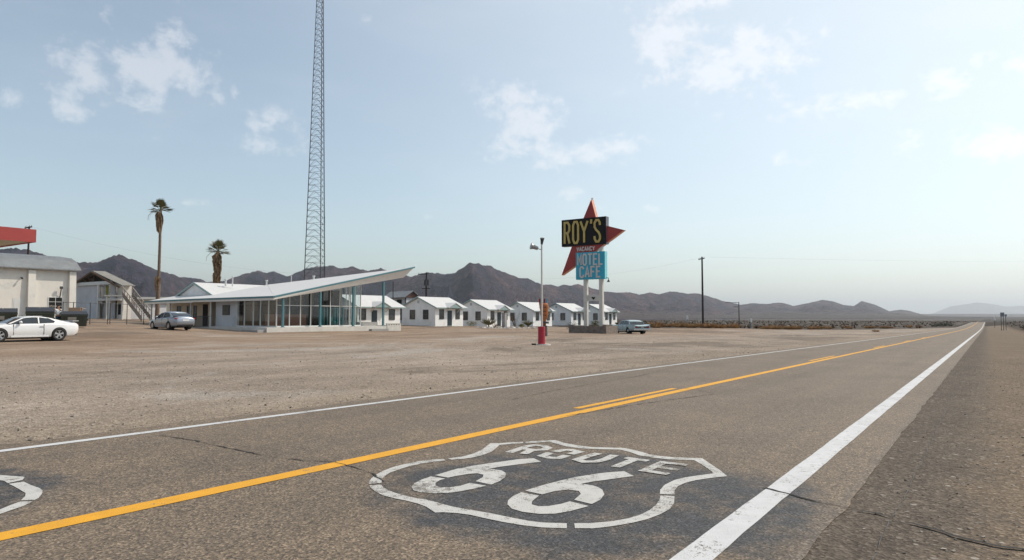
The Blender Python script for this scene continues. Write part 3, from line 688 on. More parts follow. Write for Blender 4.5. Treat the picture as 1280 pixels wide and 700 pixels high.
# ---- motel cabins
def make_cabin(name, Lx, Wy, door_t, wins, gwins, dorm, label, windows_mat='pane'):
    th = thing(name, (0, 0, 0), RZ, label, 'cabin', 'white motel cabins in a row')
    ze = 2.55; zp = 3.95; zr_ = 3.78
    w_ = MB(); w_.box(0, Lx, 0, Wy, -.8, ze)
    for x0 in (0, Lx-.12):   # gable triangles
        w_.prism([(x0, 0, ze), (x0, Wy, ze), (x0, Wy/2, zr_)], (.12, 0, 0))
    finish('wall', w_, 'stucco', th)
    r_ = MB(); ov = .42; k = (zp-2.66)/(Wy/2)
    for sgn in (0, 1):
        ya = -ov if sgn == 0 else Wy+ov; yb = Wy/2
        za = 2.66-k*ov
        p = [(-.28, ya, za), (Lx+.55, ya, za), (Lx+.55, yb, zp), (-.28, yb, zp)]
        lo = [(x, y, z-.10) for x, y, z in p]
        if sgn: p = p[::-1]; lo = lo[::-1]
        r_.hexa(lo+p)
    finish('roof', r_, 'roof_white', th)
    f_ = MB()   # rake boards and eave board
    for x0 in (-.31, Lx+.555):
        f_.hexa([(x0,-ov,2.66-k*ov-.16),(x0+.028,-ov,2.66-k*ov-.16),(x0+.028,Wy/2,zp-.16),(x0,Wy/2,zp-.16),(x0,-ov,2.66-k*ov+.01),(x0+.028,-ov,2.66-k*ov+.01),(x0+.028,Wy/2,zp+.01),(x0,Wy/2,zp+.01)])
        f_.hexa([(x0,Wy/2,zp-.16),(x0+.028,Wy/2,zp-.16),(x0+.028,Wy+ov,2.66-k*ov-.16),(x0,Wy+ov,2.66-k*ov-.16),(x0,Wy/2,zp+.01),(x0+.028,Wy/2,zp+.01),(x0+.028,Wy+ov,2.66-k*ov+.01),(x0,Wy+ov,2.66-k*ov+.01)])
    f_.box(-.25, Lx+.52, -ov-.03, -ov-.004, 2.66-k*ov-.15, 2.66-k*ov-.02)
    finish('fascia', f_, 'teal_pale', th)
    # little gable hood over the door
    hc, hw, hz_, hy = dorm, 1.45, 3.06, -.85
    hood = MB()
    for s_ in (-1, 1):
        a = (hc+s_*hw, hy, 2.40); b_ = (hc, hy, hz_); c_ = (hc, 1.0, hz_); d_ = (hc+s_*hw, .05, 2.40)
        top = [a, b_, c_, d_] if s_ < 0 else [b_, a, d_, c_]
        hood.hexa([(x, y, z) for x, y, z in top]+[(x, y, z+.08) for x, y, z in top])
    hd = finish('porch_hood', hood, 'roof_white', th)
    g_ = MB(); g_.prism([(hc-hw+.1, hy+.06, 2.40), (hc+hw-.1, hy+.06, 2.40), (hc, hy+.06, hz_-.06)], (0, .05, 0)); finish('hood_gable', g_, 'teal_pale', hd)
    for s_ in (-1, 1):
        br = MB(); br.beam((hc+s_*(hw-.25), hy+.1, 2.40), (hc+s_*(hw-.25), -.01, 1.85), .06); finish('bracket', br, 'frame_white', hd)
    door(th, 'x', door_t[0], door_t[1], .03, 2.08, 0)
    for a0, a1 in wins: window(th, 'x', a0, a1, .98, 2.18, 0, bars=(0, 2))
    for a0, a1 in gwins: window(th, 'y', a0, a1, .95, 2.12, 0, bars=(0, 1))
    v = MB(); v.box(-.06, .02, Wy/2-.18, Wy/2+.18, 3.05, 3.42)
    for i in range(3): v.box(-.08, -.05, Wy/2-.16, Wy/2+.16, 3.09+i*.11, 3.13+i*.11)
    finish('gable_vent', v, 'stucco_grey', th)
    st = MB(); st.box(door_t[0]-.15, door_t[1]+.15, -.9, -.01, -.6, .02); finish('doorstep', st, 'concrete', th)
    return th
cab0 = Vector((-10.1, 90, 0))
cabl = ['white motel cabin nearest the glass office on its right, small palm beyond its door side',
        'white motel cabin second right of the glass office, with palm and leafless shrub in front',
        'white motel cabin directly behind the red barrel and lamp pole',
        'white motel cabin just left of the tall sign posts, rearing above the dark shrub',
        'white motel cabin last in the row, seen between sign posts and pale blue car']
cabl[0] = 'white motel cabin first to the right of the office, bare ground in front'
cabl[3] = 'white motel cabin seen just left of the tall sign posts'
c1 = make_cabin('motel_cabin', 5.8, 6.0, (2.45, 3.4), [(.85, 1.65), (4.2, 5.0)], [(1.25, 2.1), (3.65, 4.5)], 3.25, cabl[0])
for i, t_ in enumerate((0, 11.4, 23.6, 35.8, 48.0)):
    org = cab0+U*t_; org.z = max(gz(*(org+U*2)[:2]), gz(*(org)[:2]))+.02
    if i == 0: c1.location = org
    else: dup(c1, org, RZ, cabl[i])
c0 = make_cabin('motel_cabin', 7.0, 6.0, (2.2, 3.1), [(.35, 1.25), (5.1, 6.0)], [(1.25, 2.1), (3.65, 4.5)], 3.3,
                'white motel cabin seen behind the teal posts at the open end of the office')
org = Vector((-17.85, 78.9, 0)); org.z = gz(org.x, org.y)+.05; c0.location = org
c0['group'] = 'white motel cabins in a row'

# ---- office with the swooping roof
P0 = Vector((-21.4, 61.4, 0))
of = thing('motel_office', P0, RZ, 'glass fronted motel office under a long white swooping wedge roof on teal posts', 'office')
def add(name, mb, m, par=None, smooth=False): return finish(name, mb, m, par or of, smooth)
FL = .42
# wall slabs: local x along the road, local y away from the road
wing = MB()
wing.box(1.0, 1.25, 7.15, 10.7, -.5, 3.05)          # white panel beside the shop front
wing.box(1.25, 4.2, 10.45, 10.7, FL, 3.15)
add('wall', wing, 'stucco_grey')
wb = MB(); wb.box(3.6, 3.85, 10.7, 14.5, FL, 3.6); wb.box(2.6, 2.85, 14.5, 22.0, -.2, 3.4); wb.box(2.6, 3.85, 14.4, 14.52, FL, 3.4); wb.box(2.85, 8, 21.8, 22.0, -.2, 3.5)
add('porch_wall', wb, 'stucco_peach')
gw = MB(); gw.box(3.5, 18, 15.4, 15.6, 2.6, 3.75); gw.box(3.5, 18, 22.0, 22.2, 0, 3.75)
gw.prism([(3.5, 15.2, 3.55), (3.5, 22.4, 3.55), (3.5, 18.8, 5.0)], (.15, 0, 0)); gw.box(3.5, 3.65, 15.2, 22.4, 2.9, 3.56)
add('gable_wall', gw, 'stucco')
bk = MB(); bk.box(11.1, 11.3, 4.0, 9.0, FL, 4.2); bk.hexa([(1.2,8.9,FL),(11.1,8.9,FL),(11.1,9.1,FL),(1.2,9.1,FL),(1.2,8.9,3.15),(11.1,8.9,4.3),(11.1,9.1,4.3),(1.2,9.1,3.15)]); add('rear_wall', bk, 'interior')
fl = MB(); fl.box(-.7, 14.05, 0, 9.2, -.5, FL); fl.box(-.2, 1.0, 9.2, 14.4, -.5, FL-.1); fl.box(1.0, 4.0, 9.2, 14.4, -.5, FL-.005)
add('concrete_deck', fl, 'concrete')
st = MB(); st.box(-1.5, -.70, .2, 2.6, -.6, .22); add('step', st, 'concrete_grey')
st = MB(); st.box(11.6, 14.0, -.35, -.01, -.6, .12); add('step', st, 'concrete_grey')
# doors and windows of the low wing
door(of, 'y', 11.0, 11.95, FL, 2.55, 3.6, 'dark'); door(of, 'y', 13.0, 13.5, FL, 2.55, 3.6, 'door_brown')
b_ = MB(); b_.box(3.52, 3.6, 12.2, 12.8, 1.7, 2.05); add('notice_board', b_, 'picture')
door(of, 'y', 14.75, 15.7, .35, 2.7, 2.6, 'dark')
for a0, a1 in ((16.9, 17.4), (17.9, 18.7), (20.0, 20.7)): window(of, 'y', a0, a1, 1.1, 2.5, 2.6, bars=(0, 1))
ac = MB(); ac.box(.93, 1.0, 8.3, 9.5, 1.55, 2.55); o = add('picture_frame', ac, 'frame_dark')
pc = MB(); pc.box(.905, .93, 8.38, 9.42, 1.63, 2.47); finish('picture', pc, 'picture', o)
rl = MB()
for k in range(26):
    y = 10.9+k*.14; rl.box(.55, .58, y, y+.02, FL-.1, 1.42)
rl.box(.54, .59, 10.8, 14.5, 1.42, 1.47)
add('railing', rl, 'steel_dark')
for y in (10.85, 14.45, 18.4, 22.2):
    ps = MB(); ps.box(.50, .62, y, y+.12, -.4, 3.0); add('porch_post', ps, 'frame_white')
# glazing: low shop front (looking along the road) then the tall front
def vz(x, y=0): return 2.96+.163*max(0, x)+.0*y           # underside of the wedge roof over (x,y)
gl_ = MB(); gl_.quad([(1.02, 1.0, FL), (1.02, 7.15, FL), (1.02, 7.15, 2.98), (1.02, 1.0, 2.98)])
gl_.quad([(1.0, 1.02, FL), (11.3, 1.02, FL), (11.3, 1.02, vz(11.3)), (1.0, 1.02, vz(1.0))])
gl_.quad([(11.28, 1.0, FL), (11.28, 4.0, FL), (11.28, 4.0, vz(11.3, 4)), (11.28, 1.0, vz(11.3))])
add('shop_glass', gl_, 'glass')
ml = MB()
for y in (1.0, 2.15, 3.4, 4.5, 5.9, 7.08): ml.box(.97, 1.07, y, y+.07, FL, 3.0)
ml.box(.96, 1.08, 1.0, 7.15, FL, FL+.12); ml.box(.97, 1.07, 1.07, 7.1, 2.9, 3.02)
xs = [1.0, 2.4, 3.65, 4.85, 6.05, 7.25, 8.45, 9.7, 11.25]
for x in xs: ml.box(x, x+.06, .97, 1.07, FL, vz(x)+.02)
ml.box(1.06, 11.25, .96, 1.08, FL, FL+.12)
ml.hexa([(1.06,.98,2.42),(11.25,.98,2.42),(11.25,1.06,2.42),(1.06,1.06,2.42),(1.06,.98,2.48),(11.25,.98,2.48),(11.25,1.06,2.48),(1.06,1.06,2.48)])
for y in (1.8, 2.5, 3.2, 3.9): ml.box(11.24, 11.31, y, y+.06, FL, vz(11.3, y)+.02)
ml.box(11.24, 11.31, 1.1, 4.0, 2.42, 2.48)
add('window_mullions', ml, 'frame_white')
for x in (1.15, 5.4, 9.6, 13.8):
    p_ = MB(); p_.box(x-.09, x+.09, .17, .35, FL, vz(x)-.1); p_.box(x-.15, x+.15, .12, .40, FL+.0, FL+.04); add('roof_post', p_, 'teal')
# interior
it = MB(); it.box(2.6, 7.2, 4.6, 4.9, FL, 1.55); it.box(2.5, 7.3, 4.5, 5.0, 1.55, 1.62); add('counter', it, 'brick')
cu = MB()
for k in range(9):
    x = 8.2+k*.33; cu.box(x, x+.12, 3.4+.1*math.sin(k*2), 3.46+.1*math.sin(k*2), FL+.1, 2.35)
for k in range(5):
    y = 4.1+k*.25; cu.box(11.0, 11.06, y, y+.14, FL+.1, 2.35)
add('curtain', cu, 'curtain')
iw = MB(); iw.box(4.7, 5.0, 4.95, 8.9, FL, 4.0); iw.box(7.6, 8.1, 6.2, 6.4, FL, 4.2); iw.box(9.0, 9.4, 6.2, 6.4, FL, 4.2); add('partition', iw, 'timber')
iv = MB(); iv.box(1.6, 4.6, 6.9, 7.1, FL, 2.95); add('back_panel', iv, 'charred_and_shade')  # near-black colour puts the dimness behind the shop front into the panel
# small furniture seen through the panes: separate things
def chair(x, y, a, lab):
    w0 = P0+U*x+N*y; t_ = thing('cafe_chair', (w0.x, w0.y, FL), RZ+a, lab, 'chair', 'chairs inside the glass office')
    s_ = MB(); s_.box(-.22, .22, -.22, .22, .43, .49); finish('seat', s_, 'curtain', t_)
    s_ = MB(); s_.box(-.22, .22, .18, .23, .55, .95); finish('backrest', s_, 'curtain', t_)
    for sx in (-1, 1):
        for sy in (-1, 1):
            l_ = MB(); l_.cyl((sx*.19, sy*.19, 0), (sx*.19, sy*.19, .43 if sy < 0 else .6), .014, n=6); finish('leg', l_, 'steel', t_)
chair(8.7, 2.2, .4, 'teal chair behind the office glass, near the middle teal post')
chair(9.8, 2.6, -2.2, 'teal chair behind the office glass, near the corner pane')
# roofs
TH_R = .0
A_ = Vector((0, 0, 3.22)); B_ = Vector((18.3, 0, 6.95)); C_ = Vector((8.6, 13.1, 4.95)); D_ = Vector((3.45, 15.2, 3.72)); E1 = Vector((0, 13.2, 3.16)); E2 = Vector((0, 22.6, 3.05)); F_ = Vector((3.5, 22.6, 3.74))
def slab(mb, tri, th):
    lo = [p-Vector((0, 0, th)) for p in tri]
    mb.prism(lo, (0, 0, th))
# wedge roof: solid between the top triangle and a soffit
rf = MB()
Al = A_-Vector((0, 0, .28)); Bl = Vector((17.1, .5, 5.74)); Cl = C_-Vector((0, 0, .75)); 
Bt = B_
vv = [rf.b.verts.new(p) for p in (A_, Bt, C_, Al, Bl, Cl)]
for f in ((0,1,2),(5,4,3),(0,3,4,1),(1,4,5,2),(2,5,3,0)): rf.b.faces.new([vv[i] for i in f])
add('wedge_roof', rf, 'roof_white')
fa = MB()       # painted face board of the wedge, standing 3 mm proud of it
def shift(p, dy): return Vector((p.x, p.y+dy, p.z))
fa.hexa([shift(Al, -.012), shift(Bl, -.012)+Vector((0,-.02,0)), Bl+Vector((0,-.004,0)), shift(Al, -.003), shift(A_, -.012), shift(Bt, -.012), shift(Bt, -.003), shift(A_, -.003)])
add('fascia', fa, 'fascia')
so = MB()
o3 = Vector((0, 0, -.006)); so.b.faces.new([so.b.verts.new(p+o3) for p in (Al, Cl, Bl)]); add('soffit', so, 'soffit')
tt_ = MB()      # teal drip edge
tt_.hexa([A_+Vector((0,-.05,-.11)), Bt+Vector((.06,-.05,-.11)), Bt+Vector((.06,-.016,-.11)), A_+Vector((0,-.016,-.11)), A_+Vector((0,-.05,.05)), Bt+Vector((.06,-.05,.05)), Bt+Vector((.06,.06,.05)), A_+Vector((0,.06,.05))])
add('drip_edge', tt_, 'teal')
lo = MB()
E1b = Vector((.0, 13.2, 3.16))
def fan_slab(mb, top, th):
    n = len(top); a = [mb.b.verts.new(p) for p in top]; b2 = [mb.b.verts.new(p-Vector((0, 0, th))) for p in top]
    for t3 in tessellate_polygon([[Vector((p.x, p.y, 0)) for p in top]]):
        mb.b.faces.new([a[i] for i in t3]); mb.b.faces.new([b2[i] for i in t3][::-1])
    for i in range(n): mb.b.faces.new((a[(i+1) % n], a[i], b2[i], b2[(i+1) % n]))
fan_slab(lo, [A_+Vector((-.003, .004, -.004)), C_+Vector((-.02, .0, -.02)), D_, E1], .14)
fan_slab(lo, [E1+Vector((0, .01, 0)), D_+Vector((0, .01, 0)), F_, E2], .14)
add('low_roof', lo, 'roof_white')
le = MB()
for p, q in ((A_, E1), (E1, E2)):
    le.hexa([p+Vector((-.06,0,-.34)), p+Vector((-.01,0,-.34)), q+Vector((-.01,0,-.30)), q+Vector((-.06,0,-.30)), p+Vector((-.06,0,-.12)), p+Vector((-.01,0,-.12)), q+Vector((-.01,0,-.12)), q+Vector((-.06,0,-.12))])
add('eave_board', le, 'fascia')
lt = MB()
for p, q in ((A_, E1), (E1, E2)):
    lt.hexa([p+Vector((-.10,0,-.13)), p+Vector((-.065,0,-.13)), q+Vector((-.065,0,-.13)), q+Vector((-.10,0,-.13)), p+Vector((-.10,0,.04)), p+Vector((.02,0,.04)), q+Vector((.02,0,.04)), q+Vector((-.10,0,.04))])
add('drip_edge', lt, 'teal')
gr = MB()
for sgn, ya in ((-1, 14.9), (1, 22.7)):
    p = [Vector((3.3, ya, 3.6)), Vector((18.2, ya, 3.6)), Vector((18.2, 18.8, 5.16)), Vector((3.3, 18.8, 5.16))]
    if sgn > 0: p = p[::-1]
    gr.hexa([q-Vector((0,0,.12)) for q in p]+p)
add('gable_roof', gr, 'roof_white')
gt = MB()
for ya in (14.88, 22.72):
    gt.hexa([(3.24,ya,3.42),(3.29,ya,3.42),(3.29,18.8,4.98),(3.24,18.8,4.98),(3.24,ya,3.64),(3.29,ya,3.64),(3.29,18.8,5.20),(3.24,18.8,5.20)])
add('rake_board', gt, 'teal_pale')
# vents on the roofs
for px_, y0, y1, Y, r_ in ((282, 354.5, 349, 76.5, .10), (290.5, 355.0, 345.5, 77, .07), (333, 358, 350, 76, .09), (364, 354, 344.5, 76, .04), (392, 351, 344.5, 76, .10)):
    b0 = at(px_, y0+3, Y); t0 = at(px_, y1, Y)
    q = b0-P0; lb = Vector((q.dot(U), q.dot(N), b0.z)); q = t0-P0; lt_ = Vector((lb.x, lb.y, t0.z))
    v_ = MB(); v_.cyl(lb, lt_, r_, n=10); v_.cyl(lt_-Vector((0,0,.12)), lt_, r_*1.7, n=10)
    add('roof_vent', v_, 'frame_white')

# white masonry planter at the deck end and the stone one on the deck
def wbox(name, x0, x1, y0, y1, z0, z1, m, lab, cat):
    q = P0+U*x0+N*y0; t_ = thing(name, (q.x, q.y, 0), RZ, lab, cat); return t_
pl = wbox('masonry_planter', 14.15, 16.2, 0, 0, 0, 0, None, 'low white masonry planter with pierced top at the right end of the office deck', 'planter')
b_ = MB(); b_.box(0, 2.1, 0, .18, -.5, .48); b_.box(0, 2.1, 1.6, 1.78, -.5, .48); b_.box(0, .18, .18, 1.6, -.5, .48); b_.box(1.92, 2.1, .18, 1.6, -.5, .48); finish('wall', b_, 'concrete', pl)
b_ = MB()
for k in range(6): b_.box(.0+k*.37, .22+k*.37, .01, .17, .48, .62)
b_.box(-.02, 2.12, -.01, .19, .62, .68); finish('pierced_course', b_, 'concrete', pl)
b_ = MB(); b_.box(.18, 1.92, .18, 1.6, -.4, .38); finish('soil', b_, 'stone', pl)
p2 = wbox('stone_planter', 11.7, 14, 1.6, 0, 0, 0, None, 'low grey stone planter on the office deck beneath the last teal post', 'planter')
b_ = MB(); b_.box(.0, 2.6, 0, .2, FL-.1, .82); b_.box(0, .2, .2, 1.6, FL-.1, .82); b_.box(2.4, 2.6, .2, 1.6, FL-.1, .82); b_.box(0, 2.6, 1.6, 1.8, FL-.1, .82); finish('wall', b_, 'concrete_grey', p2)
b_ = MB(); b_.box(.2, 2.4, .2, 1.6, FL, .70); finish('soil', b_, 'dark', p2)

# ---- warehouse on the left
WC = Vector((-43.6, 68, 0)); WC.z = 0
wh = thing('warehouse', WC, RZ, 'big off white stucco warehouse with buttresses and a weathered tin roof, behind the dumpsters', 'warehouse')
b_ = MB(); b_.box(-16, 0, 0, 9, -1, 6.02); finish('wall', b_, 'stucco_cream', wh)
for x in (-.62, -4.15, -8.2, -12.3):
    b_ = MB(); b_.hexa([(x,-.55,-1),(x+.6,-.55,-1),(x+.6,-.003,-1),(x,-.003,-1),(x,-.3,5.86),(x+.6,-.3,5.86),(x+.6,-.003,5.86),(x,-.003,5.86)]); finish('buttress', b_, 'stucco_cream', wh)
b_ = MB(); pr = [(-.55, 5.92), (-.1, 6.25), (.7, 6.85), (1.8, 7.22), (4.5, 7.55), (7.2, 7.22), (8.3, 6.85), (9.55, 5.92)]
for (y0, z0), (y1, z1) in zip(pr, pr[1:]):
    b_.hexa([(-16.3,y0,z0),(.35,y0,z0),(.35,y1,z1),(-16.3,y1,z1),(-16.3,y0,z0+.09),(.35,y0,z0+.09),(.35,y1,z1+.09),(-16.3,y1,z1+.09)])
for k in range(34):
    x = -16.2+k*.5; b_.beam((x, -.55, 6.02), (x, 1.8, 7.33), .035, .03)
finish('roof', b_, 'roof_tin', wh)
b_ = MB(); b_.prism([(-.1, 0, 6.0), (-.1, 9, 6.0), (-.1, 8.3, 6.8), (-.1, 7.2, 7.2), (-.1, 4.5, 7.5), (-.1, 1.8, 7.2), (-.1, .7, 6.8)], (.09, 0, 0)); finish('gable', b_, 'stucco_cream', wh)
def wx(px): # bearing to wall x
    r = (px-640)/F; return (r*WC.y-WC.x)/(U.x-r*U.y)
door(wh, 'x', wx(15.5), wx(29.5), .5, 3.15, 0, 'frame_white')
window(wh, 'x', wx(61), wx(77.5), 1.6, 3.25, 0, 'frame_white', (1, 3), 'dark')
b_ = MB(); x = wx(25); b_.cyl((x, -.02, 5.1), (x, -.3, 5.05), .05, n=8); b_.ball((x, -.34, 5.0), .09); finish('wall_lamp', b_, 'steel_dark', wh)
b_ = MB(); x = wx(74.5); b_.beam((x, -.03, 3.2), (x, -.30, 4.15), .07); b_.box(x-.12, x+.12, -.4, -.25, 4.1, 4.35); finish('bracket', b_, 'steel_dark', wh)

# ---- derelict two-storey house
DC = at(150, 395, 84.1); DC.z = 0
dg = gz(DC.x, DC.y)
dh = thing('derelict_house', (DC.x, DC.y, 0), RZ, 'derelict two storey white house with a burnt open gable, between the warehouse and the palm', 'house')
zc = 3.5; ztop = 5.45; Lh = 1.1; Wd = 13.7
b_ = MB(); b_.box(.0, .2, 5.6, 13.7, dg-.6, ztop); b_.box(0, .2, 4.85, 5.6, zc-.35, zc+.25); finish('wall', b_, 'stucco_grey', dh)
b_ = MB(); b_.box(.2, Lh, 0, .2, dg-.6, ztop); b_.box(.75, .9, .2, 2.5, dg-.6, ztop); b_.box(Lh, Lh+.2, 0, 13.7, dg-.6, ztop-.2); finish('side_wall', b_, 'stucco_cream', dh)
b_ = MB(); b_.box(.2, Lh, .2, 5.6, zc-.1, zc+.12); b_.box(-.3, .2, 0, 5.4, zc-.12, zc+.14); finish('floor_slab', b_, 'concrete', dh)
b_ = MB(); b_.box(-.25, .0, 2.0, 13.7, ztop-.0, ztop+.42); finish('gable_beam', b_, 'frame_white', dh)
for y in (5.3, 2.2):
    b_ = MB(); b_.box(-.25, .0, y, y+.32, dg-.5, ztop); finish('column', b_, 'frame_white', dh)
for y0, z0, z1 in ((3.55, dg+.1, zc-.3), (3.55, zc+.25, ztop-.1)):
    b_ = MB(); b_.box(.45, .5, y0, y0+1.25, z0, z1); finish('panel', b_, 'yellowish', dh)
b_ = MB(); b_.box(.5, .6, 2.5, 5.6, dg, ztop); finish('inner_wall', b_, 'stucco_grey', dh)
window(dh, 'y', .3, 1.0, zc+.75, ztop-.25, .75, 'frame_dark', (0, 0), 'dark')
door(dh, 'y', .25, 1.0, dg+.1, dg+2.1, .75, 'door_brown'); window(dh, 'y', 1.3, 2.0, dg+.6, dg+1.9, .75, 'frame_dark', (0, 1), 'dark')
b_ = MB()
for k in range(9): b_.beam((-.3, 2.18, zc+.25+k*.2), (-.3, 2.35, zc+.3+k*.2), .05)
finish('bent_bracing', b_, 'frame_dark', dh)
b_ = MB(); pk = Vector((-.5, 6.85, 7.35))
for sgn, ye in ((1, -1.0), (-1, 14.6)):
    p = [Vector((-.35, ye, 5.25)), Vector((Lh+.15, ye, 5.25)), Vector((Lh+.15, 6.85, 7.3)), Vector((-.35, 6.85, 7.3))]
    if sgn < 0: p = p[::-1]
    b_.hexa([q-Vector((0, 0, .1)) for q in p]+p)
finish('roof', b_, 'roof_felt', dh)
b_ = MB(); rr = random.Random(4)
for k in range(26):
    y = .8+k*.48; zt = 7.15-abs(y-6.85)*.30
    if zt > 5.9 and rr.random() < .75: b_.beam((rr.uniform(-.2, .1), y, 5.85), (rr.uniform(-.2, .1), y+rr.uniform(-.1, .1), min(zt, 5.85+rr.uniform(.3, 1.4))), rr.uniform(.05, .16), .06)
for sgn in (-1, 1): b_.beam((-.45, 6.85, 7.12), (-.45, 6.85+sgn*7.4, 4.98), .14, .2)
finish('charred_rafters', b_, 'timber', dh)
b_ = MB(); b_.prism([(.42, .3, ztop+.1), (.42, 13.4, ztop+.1), (.42, 6.85, 7.12)], (.1, 0, 0)); finish('burnt_attic_wall', b_, 'charred_and_shade', dh)
b_ = MB(); b_.box(Lh+.21, 7.5, 3.2, 13.2, dg-.6, 3.15); finish('rear_wing', b_, 'stucco_grey', dh)
b_ = MB(); b_.box(Lh+.22, 7.8, 2.9, 13.5, 3.153, 3.3); finish('rear_roof', b_, 'roof_felt', dh)
# outside stair
sa = at(153, 369, 81.5); sb = at(177, 400, 78.5)
so_ = thing('outside_stair', (sa.x, sa.y, 0), 0, 'weathered white outside staircase sloping down from the derelict house gallery', 'staircase')
dv = sb-sa; sidev = Vector((-dv.y, dv.x, 0)).normalized()*1.1
for k_, off in enumerate((Vector((0, 0, 0)), sidev)):
    b_ = MB(); a = Vector((0, 0, sa.z))+off; e = Vector((dv.x, dv.y, sb.z))+off
    b_.beam(a, e, .08, .3); finish('stringer', b_, 'stair', so_)
    b_ = MB(); b_.hexa([a+Vector((0,0,.15)), e+Vector((0,0,.15)), e+Vector((0.0,.05,.15)), a+Vector((0,.05,.15)), a+Vector((0,0,.42)), e+Vector((0,0,.42)), e+Vector((0,.05,.42)), a+Vector((0,.05,.42))])
    for q in range(9):
        f = q/8; p = a.lerp(e, f); b_.beam(p, p+Vector((0, 0, 1.0)), .07)
    b_.beam(a+Vector((0,0,1.0)), e+Vector((0,0,1.0)), .08); finish('balustrade', b_, 'stair', so_)
b_ = MB()
for q in range(14):
    f = (q+.5)/14; p = Vector((dv.x*f, dv.y*f, sa.z+(sb.z-sa.z)*f)); d2 = Vector((dv.x, dv.y, 0)).normalized()*.28
    b_.hexa([p, p+d2, p+d2+sidev, p+sidev, p+Vector((0,0,.05)), p+d2+Vector((0,0,.05)), p+d2+sidev+Vector((0,0,.05)), p+sidev+Vector((0,0,.05))])
finish('treads', b_, 'concrete_grey', so_)
b_ = MB(); b_.box(-2.2, .1, -.1, 1.5, sa.z-.12, sa.z+.02); finish('landing', b_, 'concrete', so_)
for x in (-1.9, 0):
    b_ = MB(); b_.beam((x, .1, dg-.5), (x, .1, sa.z-.12), .12); finish('landing_post', b_, 'frame_white', so_)

# ---- second burnt building far behind the cabins, and the long low shed
q = at(514, 385, 128); g0 = gz(q.x, q.y)
bh = thing('burnt_house', (q.x, q.y, 0), RZ+math.pi/2, 'burnt out house with a sagging grey roof far behind, under the office roof tip', 'house')
zt = (395.5-363.3)/F*128+H
b_ = MB(); b_.box(.2, 4.6, -1.5, 1.5, g0-.5, zt-1.3); finish('wall', b_, 'stucco_grey', bh)
b_ = MB(); b_.box(1.0, 2.2, 1.51, 1.6, g0+.6, zt-1.7); finish('burnt_opening', b_, 'charred_and_shade', bh)
b_ = MB(); b_.box(3.0, 4.0, 1.51, 1.6, g0+.6, zt-1.7); finish('burnt_opening', b_, 'charred_and_shade', bh)
b_ = MB()
for sgn, ye in ((1, -2.3), (-1, 2.3)):
    p = [Vector((-.5, ye, zt-1.25)), Vector((5.4, ye, zt-1.35)), Vector((5.4, 0, zt-.1)), Vector((-.5, 0, zt))]
    if sgn < 0: p = p[::-1]
    b_.hexa([q_-Vector((0, 0, .12)) for q_ in p]+p)
finish('roof', b_, 'roof_tin', bh)
b_ = MB(); b_.prism([(-.1, -1.9, zt-1.28), (-.1, 1.9, zt-1.28), (-.1, 0, zt-.15)], (.1, 0, 0)); finish('charred_gable', b_, 'door_brown', bh)
for y in (-1.6, 1.6):
    b_ = MB(); b_.box(-.2, -.05, y, y+.15, g0-.5, zt-1.35); finish('porch_post', b_, 'charred_and_shade', bh)
q = at(190, 385, 118); g0 = gz(q.x, q.y)
sh = thing('long_shed', (q.x, q.y, 0), 0, 'long low pale shed behind the left palm, above the office wing', 'shed')
zt = (395.5-370.5)/F*118+H
b_ = MB(); b_.box(-6, 6.5, 0, 7, g0-1, zt-.5); finish('wall', b_, 'stucco_peach', sh)
b_ = MB(); b_.hexa([(-6.4,-.4,zt-.6),(6.9,-.4,zt-.6),(6.9,7.4,zt),(-6.4,7.4,zt),(-6.4,-.4,zt-.5),(6.9,-.4,zt-.5),(6.9,7.4,zt+.1),(-6.4,7.4,zt+.1)]); finish('roof', b_, 'roof_felt', sh)

# ---- red canopy of the filling station
KC = at(45, 303, 45); D_k = 45
kz = KC.z; zt = at(45, 287, 45).z
ca = thing('filling_station_canopy', (KC.x, KC.y, 0), RZ, 'flat red filling station canopy jutting in above the warehouse roof', 'canopy')
b_ = MB(); b_.box(-14, 0, 0, .12, kz, zt); b_.box(-.12, 0, .12, 9, kz, zt); b_.box(-14, -.12, 8.88, 9, kz, zt); b_.box(-14, -13.88, .12, 8.88, kz, zt); finish('fascia', b_, 'red_metal', ca)
b_ = MB(); b_.box(-13.88, -.12, .12, 8.88, kz+.06, zt-.1); finish('deck', b_, 'soffit', ca)
for k, (x, y) in enumerate(((-9.5, 2.2), (-9.5, 6.6))):
    q = L2W(KC, x, y); b_ = MB(); b_.box(x-.15, x+.15, y-.15, y+.15, gz(q.x, q.y)-.3, kz+.06); finish('column', b_, 'frame_white', ca)

